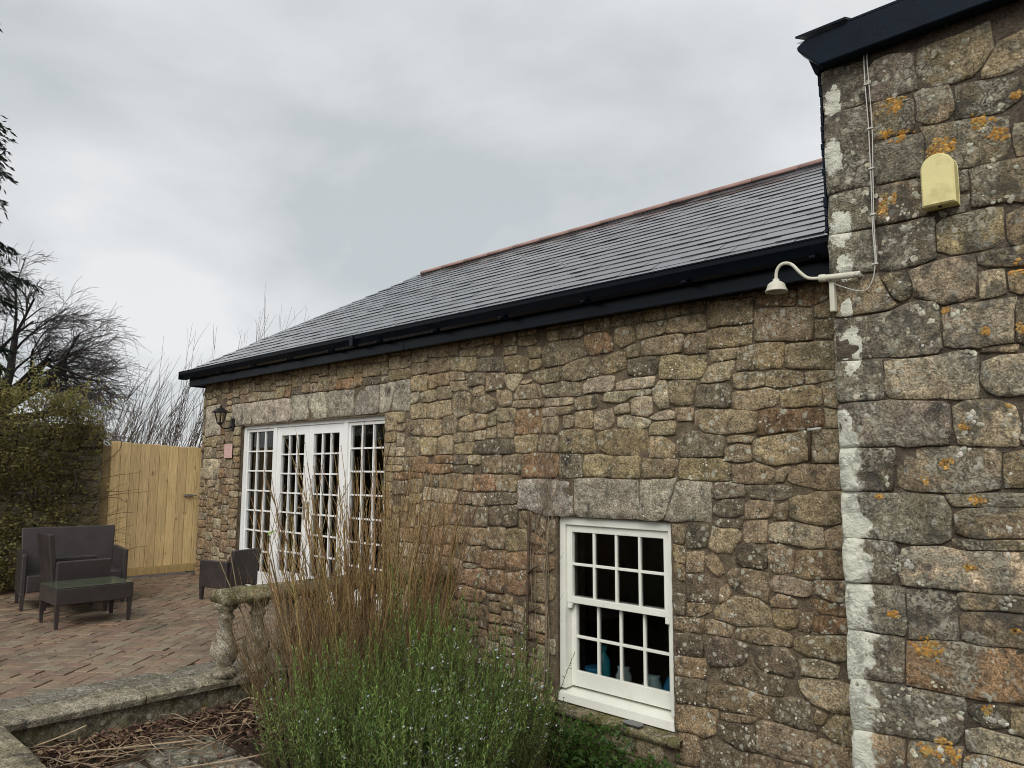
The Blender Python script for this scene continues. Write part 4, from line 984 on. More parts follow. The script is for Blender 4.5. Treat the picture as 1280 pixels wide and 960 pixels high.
# herringbone pavers at 45 degrees
PW, PL = .102, .204; pav = []; c45 = math.cos(R(40)); s45 = math.sin(R(40))
for i in range(-80, 80):
    for j in range(-80, 80):
        k = (i-j) % 4
        if k == 0: u0, v0, du, dv = i, j, 2, 1
        elif k == 3: u0, v0, du, dv = i, j, 1, 2
        else: continue
        if k == 3: v0 = j
        cu, cv = (u0+du/2)*PW, (v0+dv/2)*PW; x = -7.6+cu*c45-cv*s45; y = -2.2+cu*s45+cv*c45
        if -11.2 < x < -5.52 and -4.6 < y < .02: pav.append((x, y, 0 if du == 2 else 1))
mesh_p = []
for d in (0, 1):
    for q in range(6):
        m = MB(); a, b = (PL/2-.0022, PW/2-.0022) if d == 0 else (PW/2-.0022, PL/2-.0022); v = [(.30,.185,.125),(.27,.19,.13),(.33,.225,.15),(.24,.165,.12),(.28,.17,.125),(.31,.235,.165)][q]; m.tint = tuple(t*f for t, f in zip(v, (.66,.69,.67)))
        h = .003
        m.add([(-a,-b,-.05),(a,-b,-.05),(a,b,-.05),(-a,b,-.05),(-a,-b,-h),(a,-b,-h),(a,b,-h),(-a,b,-h),(-a+h,-b+h,0),(a-h,-b+h,0),(a-h,b-h,0),(-a+h,b-h,0)], [(0,1,5,4),(1,2,6,5),(2,3,7,6),(3,0,4,7),(4,5,9,8),(5,6,10,9),(6,7,11,10),(7,4,8,11),(8,9,10,11)])
        mesh_p.append(m)
meshes = [m.build('paver', M['paver'], mesh_only=True) for m in mesh_p]
pav.sort(key=lambda p: (Vector((p[0],p[1],0))-cam_p).length); far = MB(); cnt = 0
for x, y, d in pav:
    q = d*6+random.randint(0, 5); rz = R(40)+random.uniform(-.02,.02); zz = random.uniform(-.005,.005)+.006*nz(x*1.5, y*1.5)
    ang = math.atan2(y+4.5, x); inview = math.degrees(math.atan2(y+4.5, -x)) > 9.5
    if cnt < 300 and inview:
        o = bpy.data.objects.new('paver', meshes[q]); COL.objects.link(o); o.parent = po; o.location = (x, y, zz); o.rotation_euler = (random.uniform(-.012,.012), random.uniform(-.012,.012), rz); cnt += 1
    else:
        m = mesh_p[q]; far.tint = jit(m.c[0], .1); cz, sz = math.cos(rz), math.sin(rz); far.add([(x+vx*cz-vy*sz, y+vx*sz+vy*cz, zz+vz) for vx, vy, vz in m.v], m.f)
o = far.build('far_pavers', M['paver'], po); o['kind'] = 'stuff'
# edging: row of grey slabs then the kerb stones
y = -4.4
while y < -.1:
    l = random.uniform(.36,.5); m = MB(); m.tint = jit((.20,.18,.15), .12); m.hexa([(-5.56,y,-.06),(-5.28,y,-.06),(-5.28,y+l-.01,-.06),(-5.56,y+l-.01,-.06),(-5.56,y,.001),(-5.28,y,.004),(-5.28,y+l-.01,.002),(-5.56,y+l-.01,.003)]); m.build('edging_slab', M['stone_cast'], po, bevel=.006); y += l
kb = empty('kerb', (-5.1,-2.6,-.25), 'weathered concrete kerb and low wall along the terrace edge', 'kerb')
y = -4.2
while y < -.05:
    l = random.uniform(.75,1.0); m = MB(); m.tint = jit((.27,.24,.18), .08); q = random.uniform(-.004,.004)
    n = 9; vs = []
    for i in range(n+1):
        yy = y+(l-.008)*i/n; e = .006*nz(yy*9, 3); vs += [(-5.27,yy,-.06),(-5.058+e,yy,-.06+e),(-5.048+e,yy,-.018),(-5.068+e*1.4,yy,-.003+q),(-5.27,yy,.004+q)]
    m.add(vs, [(i*5+k, (i+1)*5+k, (i+1)*5+(k+1)%5, i*5+(k+1)%5) for i in range(n) for k in range(5)]+[(0,1,2,3,4),tuple(n*5+k for k in range(5))[::-1]]); m.build('kerb_stone', M['stone_cast'], kb, False, .004); y += l
m = MB(); m.tint = (.20,.18,.12); m.box(-5.26, -5.10, -4.4, 0, -.7, -.062); m.build('kerb_wall', M['coping_moss'], kb)
# low wall in the near left corner
lw = empty('low_wall', (-3.6,-3.7,-.25), 'low lichen-covered wall in the near left corner', 'wall')
m = MB(); m.tint = (.20,.17,.12); m.box(-5.06, 1.0, -3.72, -3.38, -.6, -.035); m.build('wall_base', M['stone_mossy'], lw)
x = -5.12
while x < .2:
    l = random.uniform(.7,.95); m = MB(); m.tint = jit((.34,.29,.20), .08); n = 10; vs = []
    for i in range(n+1):
        xx = x+(l-.008)*i/n; e = .010*nz(xx*7, 8); vs += [(xx,-3.76,-.033),(xx,-3.345+e,-.033),(xx,-3.333+e,.006),(xx,-3.362+e,.036+.006*nz(xx*11,2)),(xx,-3.55,.045+.006*nz(xx*9,5)),(xx,-3.76,.04)]
    m.add(vs, [(i*6+k, i*6+(k+1)%6, (i+1)*6+(k+1)%6, (i+1)*6+k) for i in range(n) for k in range(6)]+[tuple(range(6))[::-1], tuple(n*6+k for k in range(6))]); m.build('coping_stone', M['stone_cast'], lw, True); x += l
# path slabs in the lower level
pth = MB(); pth.box(-4.9, -2.2, -3.3, -2.35, -.30, -.212); pto = pth.build('path', M['mortar'], None); tag(pto, 'dark paved path below the terrace edge', kind='structure')
for x, y, l, w in ((-4.72,-3.28,.62,.5),(-4.08,-3.28,.6,.5),(-4.72,-2.76,.5,.42),(-4.2,-2.76,.7,.42),(-3.46,-3.28,.6,.5),(-3.48,-2.76,.6,.42)):
    m = MB(); m.tint = jit((.17,.15,.12), .1); m.box(x, x+l-.012, y, y+w-.012, -.25, -.188+random.uniform(-.006,.006)); m.build('path_slab', M['stone_cast'], pto, bevel=.008)
# balustrade on the terrace edge
bl = empty('balustrade', (-5.11,-1.1,0), 'weathered cast stone balustrade with mossy coping on the terrace edge', 'balustrade')
prof = [(.085,0),(.085,.045),(.062,.055),(.058,.075),(.078,.10),(.096,.15),(.098,.185),(.082,.23),(.056,.28),(.044,.33),(.046,.37),(.060,.385),(.060,.40),(.048,.41),(.055,.435),(.082,.45),(.082,.487)]
y = -2.03; i = 0
while y < -.1:
    m = MB(); m.tint = jit((.33,.29,.22), .08); k = 14; vs = []
    for r, z in prof:
        for q in range(k):
            w = 2*math.pi*(q+.5)/k; rr = r*.93*(1+.22*nz(math.cos(w)*2+y*5, math.sin(w)*2, z*11)); vs.append((-5.115+rr*math.cos(w), y+rr*math.sin(w), .004+z))
    mm = len(prof); m.add(vs, [(a*k+q, a*k+(q+1)%k, (a+1)*k+(q+1)%k, (a+1)*k+q) for a in range(mm-1) for q in range(k)]+[tuple(range(k))[::-1], tuple((mm-1)*k+q for q in range(k))])
    m.build('baluster', M['stone_cast'], bl, True); y += .235
y = -2.09
for l in (1.03, 1.03):
    m = MB(); m.tint = (.26,.22,.13); n = 14; vs = []
    for i in range(n+1):
        yy = y+(l-.006)*i/n; e = .008*nz(yy*11, 4); vs += [(-5.235,yy,.492),(-4.995+e,yy,.492),(-4.985+e,yy,.535),(-5.01+e,yy,.572+e*.6),(-5.11,yy,.586+e),(-5.22-e,yy,.572-e*.5),(-5.245-e,yy,.535)]
    m.add(vs, [(i*7+k, i*7+(k+1)%7, (i+1)*7+(k+1)%7, (i+1)*7+k)[::-1] for i in range(n) for k in range(7)]+[tuple(range(7)), tuple(n*7+k for k in range(7))[::-1]]); m.build('coping', M['coping_moss'], bl, True); y += l

# ------------------------------------------------------------------ gate
gt = empty('wooden_gate', (-10.42,-.5,0), 'new pale timber gate of vertical boards between garden wall and cottage', 'gate')
y = -1.10; i = 0
while y < .12:
    w = .1225; y1 = y+w; m = MB(); m.tint = jit((.72,.53,.265), .12); top = 1.755-.05*(y+1.1)+random.uniform(-.006,.006); q = random.uniform(0,.004)
    m.hexa([(-10.45-q,y,.13),(-10.43-q,y,.13),(-10.43-q,y1-.005,.13),(-10.45-q,y1-.005,.13),(-10.45-q,y,top),(-10.43-q,y,top),(-10.43-q,y1-.005,top),(-10.45-q,y1-.005,top)]); 
    m2 = MB(); m2.v = [(-a-20.86,b,c) if False else (a,b,c) for a,b,c in m.v]; m.build('board', M['wood'], gt, bevel=.004); y = y1; i += 1
m = MB(); m.tint = (.48,.34,.15); m.box(-10.425, -10.395, -1.10, .13, .035, .13); m.build('bottom_board', M['wood'], gt, bevel=.004)
for z in (.30,.95,1.55):
    m = MB(); m.tint = (.36,.25,.11); m.box(-10.52, -10.456, -1.09, .01, z-.045, z+.045); m.build('rail', M['wood'], gt)
m = MB(); m.box(-10.429, -10.42, -.15, -.03, 1.035, 1.065); m.tube([(-10.40,-.16,1.05),(-10.40,.02,1.05)], .009, 8); m.box(-10.43, -10.395, -.115, -.085, 1.03, 1.07); m.build('latch', M['galv'], gt, bevel=.002)
for yy in (-1.16,):
    m = MB(); m.tint = (.28,.2,.1); m.box(-10.50, -10.41, yy-.05, yy+.05, -.1, 1.70); m.build('post', M['wood'], gt, bevel=.005)

# ------------------------------------------------------------------ garden wall with ivy
gw = empty('garden_wall', (-10.5,-3,0), 'mossy dark rubble garden wall left of the timber gate', 'wall')
m = MB(); m.box(-11.0, -10.36, -5.2, -1.23, -.2, 1.9); gwo = m.build('wall', M['mortar_tall'], gw)
stn = []
gs = fit(fill([], 1.23, 5.2, 0, 1.96, [], 'ddnss', 1.0, wr=(.14,.38), hr=(.09,.2)), 1.23, 5.2, 0, 1.96, [], 2)
def lay_x(stones, X, mat, parent):
    for i, (k, p, tr) in enumerate(stones):
        m = MB(); stone_mesh(m, p, 0, random.uniform(.015,.05), i*2.1, tuple(v*.8 for v in jit(COLS[k], .2))); m.v = [(X-y, -x, z) for x, y, z in m.v]; m.f = [f[::-1] for f in m.f]
        m.build('stone', mat, parent, True)
vis = [s for s in gs if s[1][0][0] < 2.75]; lay_x(vis, -10.35, M['stone_mossy'], gwo)
def lumpy(y, z): return -10.12+.30*nz(y*1.3, z*1.3, 1)+.14*nz(y*3.1, z*3.1, 2)+.25*max(0, 1-((z-1.7)/.7)**2)*min(max((-1.6-y)/.6,0),1)
EXTRA = []
iv = empty('climbing_shrub', (-10.1,-3.2,0), 'olive green climbing shrub sprawling over the garden wall', 'shrub')
n = 56000; Y = RNG.uniform(-5.3,-1.22,n); Z = RNG.uniform(0.02,2.55,n)
keep = []; PX = np.zeros(n); dens = np.zeros(n)
for i in range(n):
    y, z = Y[i], Z[i]; PX[i] = lumpy(y, z)-abs(RNG.normal(0,.14)); top = 1.92+.42*math.sin(min(max((-1.25-y)/.75,0),1)*1.571)+.22*nz(y*2.2,7)+.14*nz(y*6,3)
    edge = min(max((-1.30-y)/1.1, 0.0), 1)          # the wall is bare near the gate
    cover = .95 if z > 1.72 else .16+.95*edge
    cover *= max(.45+.9*(nz(y*2.6, z*2.6, 9)+.5), .85 if z > 1.6 else 0)
    keep.append(z < top and RNG.random() < cover)
keep = np.array(keep); P = np.stack([PX, Y, Z], 1)[keep]; k = len(P)
D = RNG.normal(0,1,(k,3)); D[:,2] = D[:,2]*.6-.25; D[:,0] += .7
Q = leaf_quads(P, D, RNG.normal(0,1,(k,3))+np.array([.6,0,.6]), RNG.uniform(.022,.06,k), RNG.uniform(.012,.032,k))
mixv = np.clip(RNG.normal(.5,.28,k)+.25*np.array([nz(p[1]*2, p[2]*2, 4) for p in P]), 0, 1)[:,None]
T = np.array([.105,.118,.036])*(1-mixv)+np.array([.33,.29,.10])*mixv; brn = RNG.random(k) < .22; T[brn] = np.array([.13,.095,.048])*RNG.uniform(.6,1.3,(brn.sum(),1))
for i in range(150):                     # loose sprays standing out of the top
    y = random.uniform(-4.6,-1.35); z = 1.75+.38*math.sin(min(max((-1.25-y)/.75,0),1)*1.571); p = Vector((lumpy(y, z)-random.uniform(-.05,.25), y, z)); d = Vector((random.uniform(-.3,.6), random.uniform(-.6,.6), random.uniform(.5,1))).normalized(); L_ = random.uniform(.25,.62)
    SP = [p]
    for q in range(8): SP.append(SP[-1]+d*(L_/8)); d = (d+Vector((.05,random.uniform(-.12,.12),-.10))).normalized()
    tt = jit(random.choice([(.21,.19,.06),(.13,.14,.04),(.26,.23,.085)]), .25)
    for v in SP:
        for q in range(4):
            EXTRA.append((v[:], tt))
E_ = np.array([e[0] for e in EXTRA]); k2 = len(E_); Q = np.concatenate([Q, leaf_quads(E_, RNG.normal(0,1,(k2,3)), RNG.normal(0,1,(k2,3)), RNG.uniform(.02,.05,k2), RNG.uniform(.009,.022,k2))]); T = np.concatenate([T, np.array([e[1] for e in EXTRA])*RNG.uniform(.7,1.3,(k2,1))])
quads('foliage', Q, T, M['leaf'], iv, 'stuff')
m = MB()
for i in range(170):
    y = random.uniform(-5.2,-1.3); z = random.uniform(.1,1.9); m.tint = jit((.075,.055,.032), .3); P_ = [Vector((lumpy(y,z)-.1, y, z))]; d = Vector((random.uniform(-.1,.4), random.uniform(-1,1), random.uniform(.0,1.0))).normalized()
    for q in range(6): P_.append(P_[-1]+d*.12); d = (d+Vector((random.uniform(-.15,.2), random.uniform(-.35,.35), random.uniform(-.3,.25)))).normalized()
    m.tube(P_, [.007-.0009*q for q in range(7)], 4)
m.build('stems', M['bark'], iv, True)
# leafy twig reaching over in front of the gate
m = MB(); m.tint = (.14,.10,.05)
for q in range(14):
    p = Vector((-9.75,-1.62+random.uniform(-.1,.08),.62+random.uniform(-.1,.1))); d = Vector((.25,.75,.30+random.uniform(-.35,.5))).normalized(); P_ = [p]
    for r in range(6): P_.append(P_[-1]+d*random.uniform(.07,.10)); d = (d+Vector((random.uniform(-.15,.15), random.uniform(-.05,.2), random.uniform(-.2,.2)))).normalized()
    m.tube(P_, [.005,.0045,.004,.0035,.003,.0025,.002], 4)
m.build('side_twigs', M['twig'], iv, True)

# ------------------------------------------------------------------ garden furniture (built at the origin, facing -y)
LOCAL = True
def legs(root, xs, ys, h, r=.018):
    for x in xs:
        for y in ys:
            m = MB(); m.hexa([(x-r*.75,y-r*.75,0),(x+r*.75,y-r*.75,0),(x+r*.75,y+r*.75,0),(x-r*.75,y+r*.75,0),(x-r,y-r,h),(x+r,y-r,h),(x+r,y+r,h),(x-r,y+r,h)]); m.build('leg', M['rattan'], root)
def seatset(name, loc, rz, w, d, arm_h, back_h, label, cat, group=None):
    r = empty(name, loc, label, cat, group); r.rotation_euler = (0,0,rz); hw = w/2
    MB().box(-hw+.05, hw-.05, -d/2, d/2-.06, .17, .335).build('seat', M['rattan'], r, bevel=.012)
    for s in (-1,1):
        x0 = s*hw-(.05 if s > 0 else 0); MB().box(x0, x0+.05, -d/2+.005, d/2-.03, .13, arm_h).build('armrest', M['rattan'], r, bevel=.012)
    t = .055; b0 = d/2-.06
    MB().hexa([(-hw+.052,b0-.02,.15),(hw-.052,b0-.02,.15),(hw-.052,b0+.03,.15),(-hw+.052,b0+.03,.15),(-hw+.03,b0+.06,back_h),(hw-.03,b0+.06,back_h),(hw-.03,b0+.06+t,back_h-.005),(-hw+.03,b0+.06+t,back_h-.005)]).build('backrest', M['rattan'], r, bevel=.012)
    legs(r, (-hw+.028,hw-.028), (-d/2+.028,d/2-.06), .135, .02)
    return r
seatset('rattan_sofa', (-9.05,-1.865,.004), R(81), .96, .66, .55, .77, 'two-seat dark rattan sofa standing against the garden wall', 'sofa')
seatset('rattan_armchair', (-8.47,-2.0,.004), R(180), .46, .52, .51, .775, 'dark rattan armchair standing between the sofa and the low table', 'armchair', 'rattan armchairs')
seatset('rattan_armchair', (-8.12,-.56,.004), R(-75), .44, .46, .42, .54, 'dark rattan armchair in front of the french window', 'armchair', 'rattan armchairs')
tb = empty('low_table', (-7.83,-2.08,.004), 'low dark rattan table with green stained glass top', 'table')
MB().box(-.25, .25, -.325, .325, .20, .343).build('apron', M['rattan'], tb, bevel=.008)
MB().box(-.245, .245, -.32, .32, .3445, .352).build('table_top', M['table_glass'], tb, bevel=.002)
legs(tb, (-.23,.23), (-.30,.30), .20, .018)
LOCAL = False
# ------------------------------------------------------------------ shrubs
def stem_path(p, d, L, n, bend, up=.0):
    P = [Vector(p)]; d = Vector(d).normalized()
    for i in range(n):
        P.append(P[-1]+d*(L/n)); d = (d+Vector((random.uniform(-bend,bend), random.uniform(-bend,bend), random.uniform(-bend,bend)*.5+up))).normalized()
    return P
# dogwood-like bare stems
dg = empty('bare_stem_shrub', (-4.45,-1.2,-.4), 'tall leafless shrub of many thin brown upright stems before the french window', 'shrub')
def bare_stems(name, cx, cy, z0, count, rx, ry, hts, lean, cols, th=.0066):
    m = MB()
    for i in range(count):
        a = random.uniform(0, 2*math.pi); q = math.sqrt(random.random()); px, py = cx+rx*q*math.cos(a), cy+ry*q*math.sin(a)
        L = random.uniform(*hts)*(1-.18*q); d = Vector((math.cos(a)*q*lean+random.uniform(-.09,.09), math.sin(a)*q*lean+random.uniform(-.09,.09), 1))
        m.tint = jit(random.choice(cols), .25); n = 8; P = stem_path((px, py, z0), d, L, n, .075, .01); r0 = th*random.uniform(.6,1.3)
        m.tube(P, [r0*(1-.78*k/n) for k in range(n+1)], 4, False)
        for _ in range(random.randint(2,5)):
            k = random.randint(3, n-1); s = P[k]; dd = (P[k]-P[k-1]).normalized()+Vector((random.uniform(-.5,.5), random.uniform(-.5,.5), random.uniform(0,.3)))
            m.tube(stem_path(s, dd, random.uniform(.15,.5), 4, .1, .07), [r0*.5,r0*.42,r0*.34,r0*.26,r0*.18], 3, False)
        if random.random() < .5:
            m.tint = jit((.10,.06,.035), .2)
            for k in range(4, n+1): v = P[k]; m.tube([v, v+Vector((random.uniform(-.008,.008), random.uniform(-.008,.008), .012))], [.0035,.001], 4, False)
    return m.build(name, M['twig'], dg, True)
CB = [(.31,.19,.085),(.25,.15,.07),(.35,.245,.115),(.18,.115,.058),(.32,.24,.095)]
bare_stems('stems', -4.52, -1.25, -.45, 250, .40, .46, (1.1,2.3), .22, CB)
bare_stems('side_stems', -4.46, -1.70, -.40, 190, .24, .26, (.7,1.3), .42, [(.21,.145,.075),(.17,.115,.058),(.24,.175,.10)], .0038)
# trailing whip on the left with one bright leaf
m = MB(); m.tint = (.20,.16,.10)
for P in ([(-4.75,-1.95,.0),(-5.0,-1.98,.45),(-5.12,-2.0,.75),(-5.22,-2.0,.95)],[(-4.75,-1.9,.1),(-5.15,-1.95,.5),(-5.35,-2.05,.9)],[(-4.7,-1.8,.2),(-5.0,-1.72,.6),(-5.1,-1.74,.93)]): m.tube(spline(P,4), .004, 4)
m.build('trailing_whips', M['twig'], dg, True)
lf = MB(); lf.tint = (.22,.42,.06); lf.add([(-5.09,-1.76,.93),(-5.06,-1.72,.96),(-5.10,-1.68,.97),(-5.13,-1.73,.95)], [(0,1,2,3)]); lf.build('young_leaf', M['leaf'], dg)

# rosemary
rm = empty('rosemary_bush', (-3.45,-1.6,-.6), 'dense green rosemary bush dotted with pale blue flowers', 'rosemary')
LP, LD, LN, LL, LW, LT = [], [], [], [], [], []; FP, FD, FN = [], [], []; sm = MB()
def rosemary(cx, cy, z0, rx, ry, count, hmin, hmax, bloom, lean=.42):
    for i in range(count):
        a = random.uniform(0, 2*math.pi); q = math.sqrt(random.random()); L = random.uniform(hmin, hmax)*(1-.30*q*q)
        d = Vector((math.cos(a)*q*lean+random.uniform(-.12,.12), math.sin(a)*q*lean+random.uniform(-.12,.12), 1))
        P = stem_path((cx+rx*q*math.cos(a), cy+ry*q*math.sin(a), z0), d, L, 9, .09, .05); sm.tint = jit((.10,.085,.04), .25); sm.tube(P, [.004-.0003*k for k in range(10)], 3, False)
        g = random.uniform(0,1); fl = random.random() < bloom
        base = (.088+.105*g, .152+.135*g, .040+.03*g)
        start = random.uniform(.10,.3)
        t = start
        while t < 1.0:
            x = t*9; k = min(int(x), 8); s = P[k].lerp(P[k+1], x-k); ax = (P[k+1]-P[k]).normalized()
            w = random.uniform(0, 6.28); o1 = ax.orthogonal().normalized(); o2 = ax.cross(o1); out = o1*math.cos(w)+o2*math.sin(w)
            tip = t > .9; dd = out*(.55 if tip else .85)+ax*(1.1 if tip else .55)
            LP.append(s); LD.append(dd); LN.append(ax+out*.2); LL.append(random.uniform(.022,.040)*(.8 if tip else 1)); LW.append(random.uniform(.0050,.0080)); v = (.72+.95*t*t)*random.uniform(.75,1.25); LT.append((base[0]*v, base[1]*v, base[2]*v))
            if fl and .50 < t and random.random() < .055:
                for _ in range(3): FP.append(s+out*.008+Vector((random.uniform(-.006,.006),)*3)); FD.append(out+Vector((random.uniform(-.8,.8), random.uniform(-.8,.8), random.uniform(-.4,.9)))); FN.append(Vector((random.uniform(-1,1), random.uniform(-1,1), random.uniform(-1,1))))
            t += .0125/L
rosemary(-3.60, -1.58, -.62, .45, .42, 400, .70, 1.17, .25)
rosemary(-3.44, -1.12, -.66, .28, .34, 250, .75, 1.2, .75, .22)
rosemary(-3.85, -1.95, -.45, .34, .30, 260, .50, .95, .15)
rosemary(-3.32, -1.72, -.66, .28, .28, 200, .6, .92, .75)
rosemary(-3.95, -1.25, -.60, .16, .2, 110, 1.05, 1.48, .05, .2)
A3 = lambda l: np.array([tuple(v) for v in l], dtype=float)
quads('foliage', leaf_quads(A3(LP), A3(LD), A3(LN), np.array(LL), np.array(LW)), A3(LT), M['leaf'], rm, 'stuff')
k = len(FP); quads('flowers', leaf_quads(A3(FP), A3(FD), A3(FN), RNG.uniform(.010,.018,k), RNG.uniform(.007,.012,k)), np.array([.60,.63,.70])*RNG.uniform(.75,1.15,(k,1)), M['flower'], rm, 'stuff')
sm.build('stems', M['twig'], rm, True)
# weeds under the window
wd = empty('leafy_weeds', (-3.2,-.2,-.7), 'bright green leafy weeds growing at the wall foot below the window', 'weeds')
n = 2600; cx = RNG.uniform(-3.95,-2.75,n); hgt = RNG.random(n)
P = np.stack([cx, RNG.uniform(-.42,-.05,n), -.70+hgt*(.28+.10*np.sin(cx*9)+.16*np.clip((-3.3-cx)/.5,0,1)+.06*np.sin(cx*23))], 1); D = RNG.normal(0,1,(n,3)); D[:,2] = np.abs(D[:,2])*.5+.1
gm = RNG.random((n,1)); T = np.array([.035,.075,.014])*(1-gm)+np.array([.085,.16,.03])*gm
quads('foliage', leaf_quads(P, D, RNG.normal(0,.6,(n,3))+np.array([0,-.3,1]), RNG.uniform(.025,.06,n), RNG.uniform(.014,.032,n)), T, M['leaf'], wd, 'stuff')
m = MB()
for i in range(120):
    x = random.uniform(-3.95,-2.7); y = random.uniform(-.4,-.08); m.tint = jit((.09,.14,.035), .3); m.tube(stem_path((x,y,-.8), (random.uniform(-.4,.4), random.uniform(-.5,.1), 1), random.uniform(.2,.45), 4, .15), [.003,.0025,.002,.0015,.0008], 3, False)
m.build('stalks', M['leaf'], wd, True)

# leaf litter and dead stalks along the kerb
n = 5200; X = RNG.uniform(-4.97,-4.0,n); Yl = RNG.uniform(-3.28,-1.75,n); kp = RNG.random(n) < np.clip(1.15-(X+4.97)/.60+.5*np.sin(Yl*4+X*5)*.5, .03, 1)
X, Yl = X[kp], Yl[kp]; n = len(X); Z = -.186+RNG.random(n)*.05*np.clip(1.2-(X+4.97)/.5, .25, 1)
D = RNG.normal(0,1,(n,3)); D[:,2] *= .35; T = np.array([.085,.045,.030])*RNG.uniform(.45,1.7,(n,1))*np.array([1,1,1]); pal = RNG.random(n) < .16; T[pal] = np.array([.23,.16,.09])*RNG.uniform(.7,1.2,(pal.sum(),1))
o = quads('leaf_litter', leaf_quads(np.stack([X,Yl,Z],1), D, RNG.normal(0,.45,(n,3))+np.array([0,0,1]), RNG.uniform(.02,.065,n), RNG.uniform(.010,.032,n)), T, M['litter']); tag(o, 'reddish brown dead leaves heaped below the terrace kerb', kind='stuff')
m = MB()
for i in range(150):
    x = random.uniform(-4.95,-4.25); y = random.uniform(-3.25,-1.8); a = random.uniform(0, 6.28); L = random.uniform(.08,.38); m.tint = jit(random.choice([(.26,.19,.12),(.16,.10,.06),(.32,.25,.17)]), .2)
    z = -.155+random.uniform(-.02,.03); m.tube([(x,y,z),(x+L*.5*math.cos(a),y+L*.5*math.sin(a),z+random.uniform(0,.02)),(x+L*math.cos(a+.15),y+L*math.sin(a+.15),z)], [.0035,.003,.002], 4)
for P in ([(-4.98,-3.18,-0.142),(-4.90,-3.05,-0.092),(-4.86,-2.95,-0.052)],[(-4.72,-3.05,-0.142),(-4.55,-2.75,-0.137),(-4.45,-2.5,-0.142)],[(-4.3,-2.95,-0.177),(-4.1,-2.5,-0.172),(-4.05,-2.25,-0.177)],[(-4.8,-2.1,-0.132),(-4.9,-1.95,-0.112),(-4.6,-1.85,-0.132)]): m.tint = (.34,.26,.17); m.tube(spline(P,3), .005, 5)
o = m.build('dead_stalks', M['twig'], None, True); tag(o, 'pale dry stalks and twigs scattered on the leaf litter', kind='stuff')
# scattered leaves and moss on the terrace
n = 420; X = RNG.uniform(-10.3,-5.5,n); Yl = RNG.uniform(-4.2,-.1,n); D = RNG.normal(0,1,(n,3)); D[:,2] *= .15
o = quads('fallen_leaves', leaf_quads(np.stack([X,Yl,np.full(n,.012)],1), D, RNG.normal(0,.25,(n,3))+np.array([0,0,1]), RNG.uniform(.015,.04,n), RNG.uniform(.008,.02,n)), np.array([.07,.045,.028])*RNG.uniform(.5,1.7,(n,1)), M['litter']); tag(o, 'small brown fallen leaves scattered over the brick terrace', kind='stuff')

# ------------------------------------------------------------------ trees behind
def grow(m, p, d, L, r, lvl, maxl, spread, droop, cols, wind, tw):
    n = 5 if lvl < 2 else 4; P = [Vector(p)]; d = Vector(d).normalized()
    for i in range(n):
        P.append(P[-1]+d*(L/n)); d = (d+Vector((random.uniform(-.16,.16)+wind[0]*lvl, random.uniform(-.16,.16)+wind[1]*lvl, random.uniform(-.14,.14)+(droop*lvl)))).normalized()
    r1 = r*.62; m.tint = jit(cols[min(lvl, len(cols)-1)], .2); m.tube(P, [r+(r1-r)*k/n for k in range(n+1)], 6 if lvl < 2 else (4 if lvl < 4 else 3), False)
    if lvl >= maxl: return
    k = tw[lvl]
    for i in range(k):
        f = (.30+.70*(i+random.random())/k) if lvl else (.55+.45*(i+random.random())/k); x = min(f, .999)*n; q = int(x); s = P[q].lerp(P[q+1], x-q); ax = (P[q+1]-P[q]).normalized()
        o1 = ax.orthogonal().normalized(); o2 = ax.cross(o1); w = random.uniform(0, 6.28); sp_ = random.uniform(.5,1.2)*spread
        grow(m, s, ax+(o1*math.cos(w)+o2*math.sin(w))*sp_, L*random.uniform(.52,.80), max(r1*random.uniform(.45,.72), .0055), lvl+1, maxl, spread, droop, cols, wind, tw)
tr = empty('bare_tree', (-23,.5,-.3), 'spreading leafless tree with dense dark twigs behind the garden wall', 'tree')
random.seed(4)
m = MB(); m.tint = (.05,.045,.04); TP = [Vector((-23,.1,-.4)), Vector((-23.05,.05,1.2)), Vector((-22.9,.2,2.5)), Vector((-22.8,.3,3.4))]
m.tube(TP, [.30,.25,.22,.19], 10, False); m.build('trunk', M['bark'], tr, True)
m = MB(); cb = [(.05,.045,.04),(.06,.052,.046),(.065,.056,.05),(.085,.073,.065),(.10,.088,.08)]
for d, L, zz in (((.1,-.9,.7),1.6,2.8),((.1,.75,.6),1.5,2.9),((-.1,.3,1.1),1.5,3.2),((.3,-.35,1.1),1.5,3.2),((-.2,1.05,.30),1.5,2.6),((.5,.45,.8),1.4,3.1),((.4,-.9,.3),1.4,2.6),((-.3,.8,.9),1.5,3.0)):
    grow(m, (-22.9,.25,zz), d, L*1.27, .13, 1, 5, 1.0, -.025, cb, (0,.02), [0,5,6,5,5])
m.build('crown', M['bark'], tr, True)
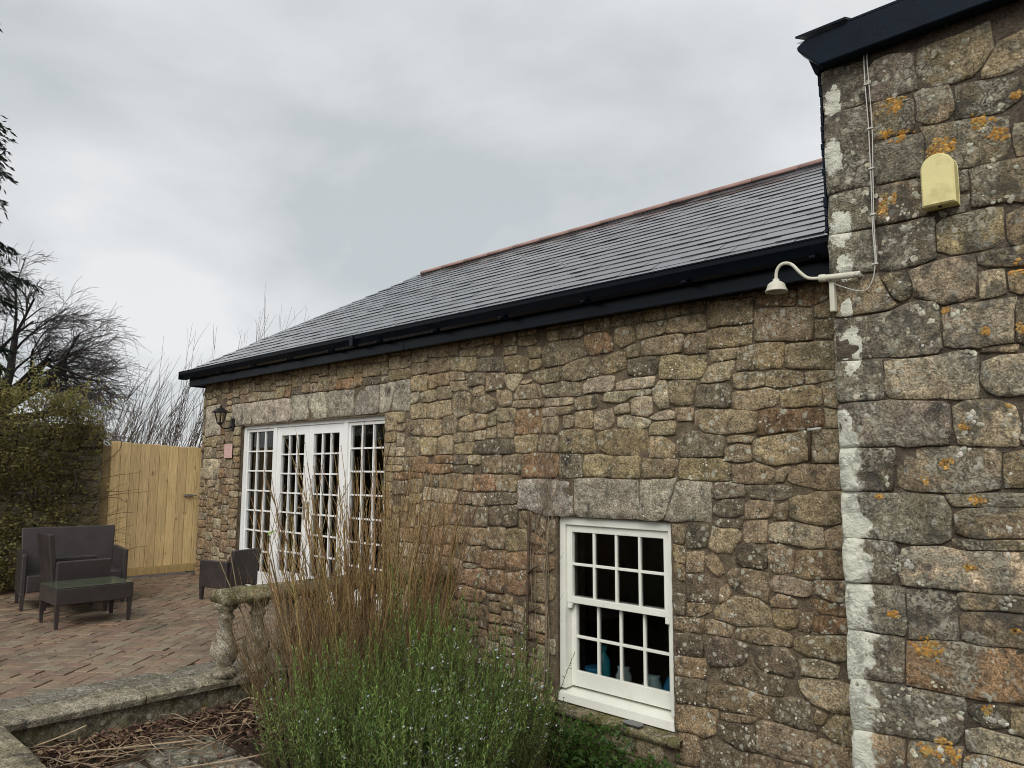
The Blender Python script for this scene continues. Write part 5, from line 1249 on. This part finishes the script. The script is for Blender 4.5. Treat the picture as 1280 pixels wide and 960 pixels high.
def thicket(name, loc, label, n, box_, hts, lean, cat='thicket', th=.014, side=6, seed=1):
    random.seed(seed); e = empty(name, loc, label, cat); m = MB()
    for i in range(n):
        x, y = random.uniform(box_[0],box_[1]), random.uniform(box_[2],box_[3]); L = random.uniform(*hts); m.tint = jit((.085,.066,.052), .3)
        P = stem_path((x,y,-.3), (random.uniform(-.1,.1), lean*random.uniform(.2,1.3)+random.uniform(-.12,.12), 1), L, 9, .06, -.0); r0 = th*random.uniform(.6,1.25)
        P = [p+Vector((0, lean*.9*(k/9)**2.2*L*.25, 0)) for k, p in enumerate(P)]
        m.tube(P, [r0*(1-.72*k/9) for k in range(10)], 4, False)
        for _ in range(side):
            k = random.randint(2, 8); dd = (P[k]-P[k-1]).normalized()+Vector((random.uniform(-.5,.5), random.uniform(-.35,.55), random.uniform(-.1,.3)))
            m.tube(stem_path(P[k], dd, random.uniform(.3,1.1), 5, .12, .02), [r0*.5,r0*.44,r0*.38,r0*.32,r0*.26,r0*.2], 3, False)
    m.build('stems', M['twig'], e, True); return e
thicket('bare_saplings', (-16,1.2,-.3), 'leafless saplings leaning right behind the timber gate', 95, (-17.5,-14.5,-.4,2.7), (2.3,3.9), .24, side=12, th=.011, seed=2)
thicket('tangled_briar', (-19,0,-.3), 'tangled bare reddish undergrowth below the spreading tree', 110, (-20.5,-18,-2.5,2.6), (1.8,3.7), .05, side=10, seed=3)
thicket('distant_whips', (-17,5,-.3), 'thin pale bare whips showing above the hipped roof end', 60, (-19,-16,2.8,8.5), (4.6,5.9), .12, th=.009, side=6, seed=6)
# conifer at the left edge
cf = empty('conifer', (-20.5,-2.35,-.3), 'dark drooping evergreen conifer at the far left edge', 'conifer')
random.seed(9); m = MB(); m.tint = (.05,.04,.033); m.tube([(-20.5,-2.35,-.4),(-20.5,-2.3,4),(-20.45,-2.3,9),(-20.4,-2.25,14.5)], [.34,.28,.18,.03], 9, False)
LPc, LDc = [], []
z = 2.6
while z < 14.2:
    rad = 2.75*(1-(z-2.4)/13)**.75
    for q in range(7):
        a = random.uniform(0, 6.28); L = rad*random.uniform(.7,1.12); d = Vector((math.cos(a), math.sin(a), .25)); P = [Vector((-20.47,-2.5,z))]; nn = 8; m.tint = (.05,.04,.033)
        for k in range(nn): P.append(P[-1]+d.normalized()*(L/nn)); d += Vector((random.uniform(-.1,.1), random.uniform(-.1,.1), -.13))
        m.tube(P, [.04*(1-.1*k) for k in range(nn+1)], 4, False)
        for k in range(2, nn+1):
            for _ in range(6):
                s = P[k]+Vector((random.uniform(-.12,.12), random.uniform(-.12,.12), random.uniform(-.05,.05))); dd = Vector((d.x+random.uniform(-.9,.9), d.y+random.uniform(-.9,.9), -.55+random.uniform(-.5,.3)))
                l = random.uniform(.25,.6)
                for t in range(9): LPc.append(s+dd.normalized()*l*t/9); LDc.append(dd*.6+Vector((random.uniform(-.6,.6), random.uniform(-.6,.6), random.uniform(-.8,.2))))
    z += random.uniform(.22,.34)
m.build('trunk', M['bark'], cf, True); k = len(LPc)
quads('foliage', leaf_quads(A3(LPc), A3(LDc), RNG.normal(0,1,(k,3)), RNG.uniform(.10,.22,k), RNG.uniform(.025,.06,k)), np.array([.018,.028,.016])*RNG.uniform(.6,1.5,(k,1)), M['leaf'], cf, 'stuff')
# low hedge bank on the skyline behind the wall
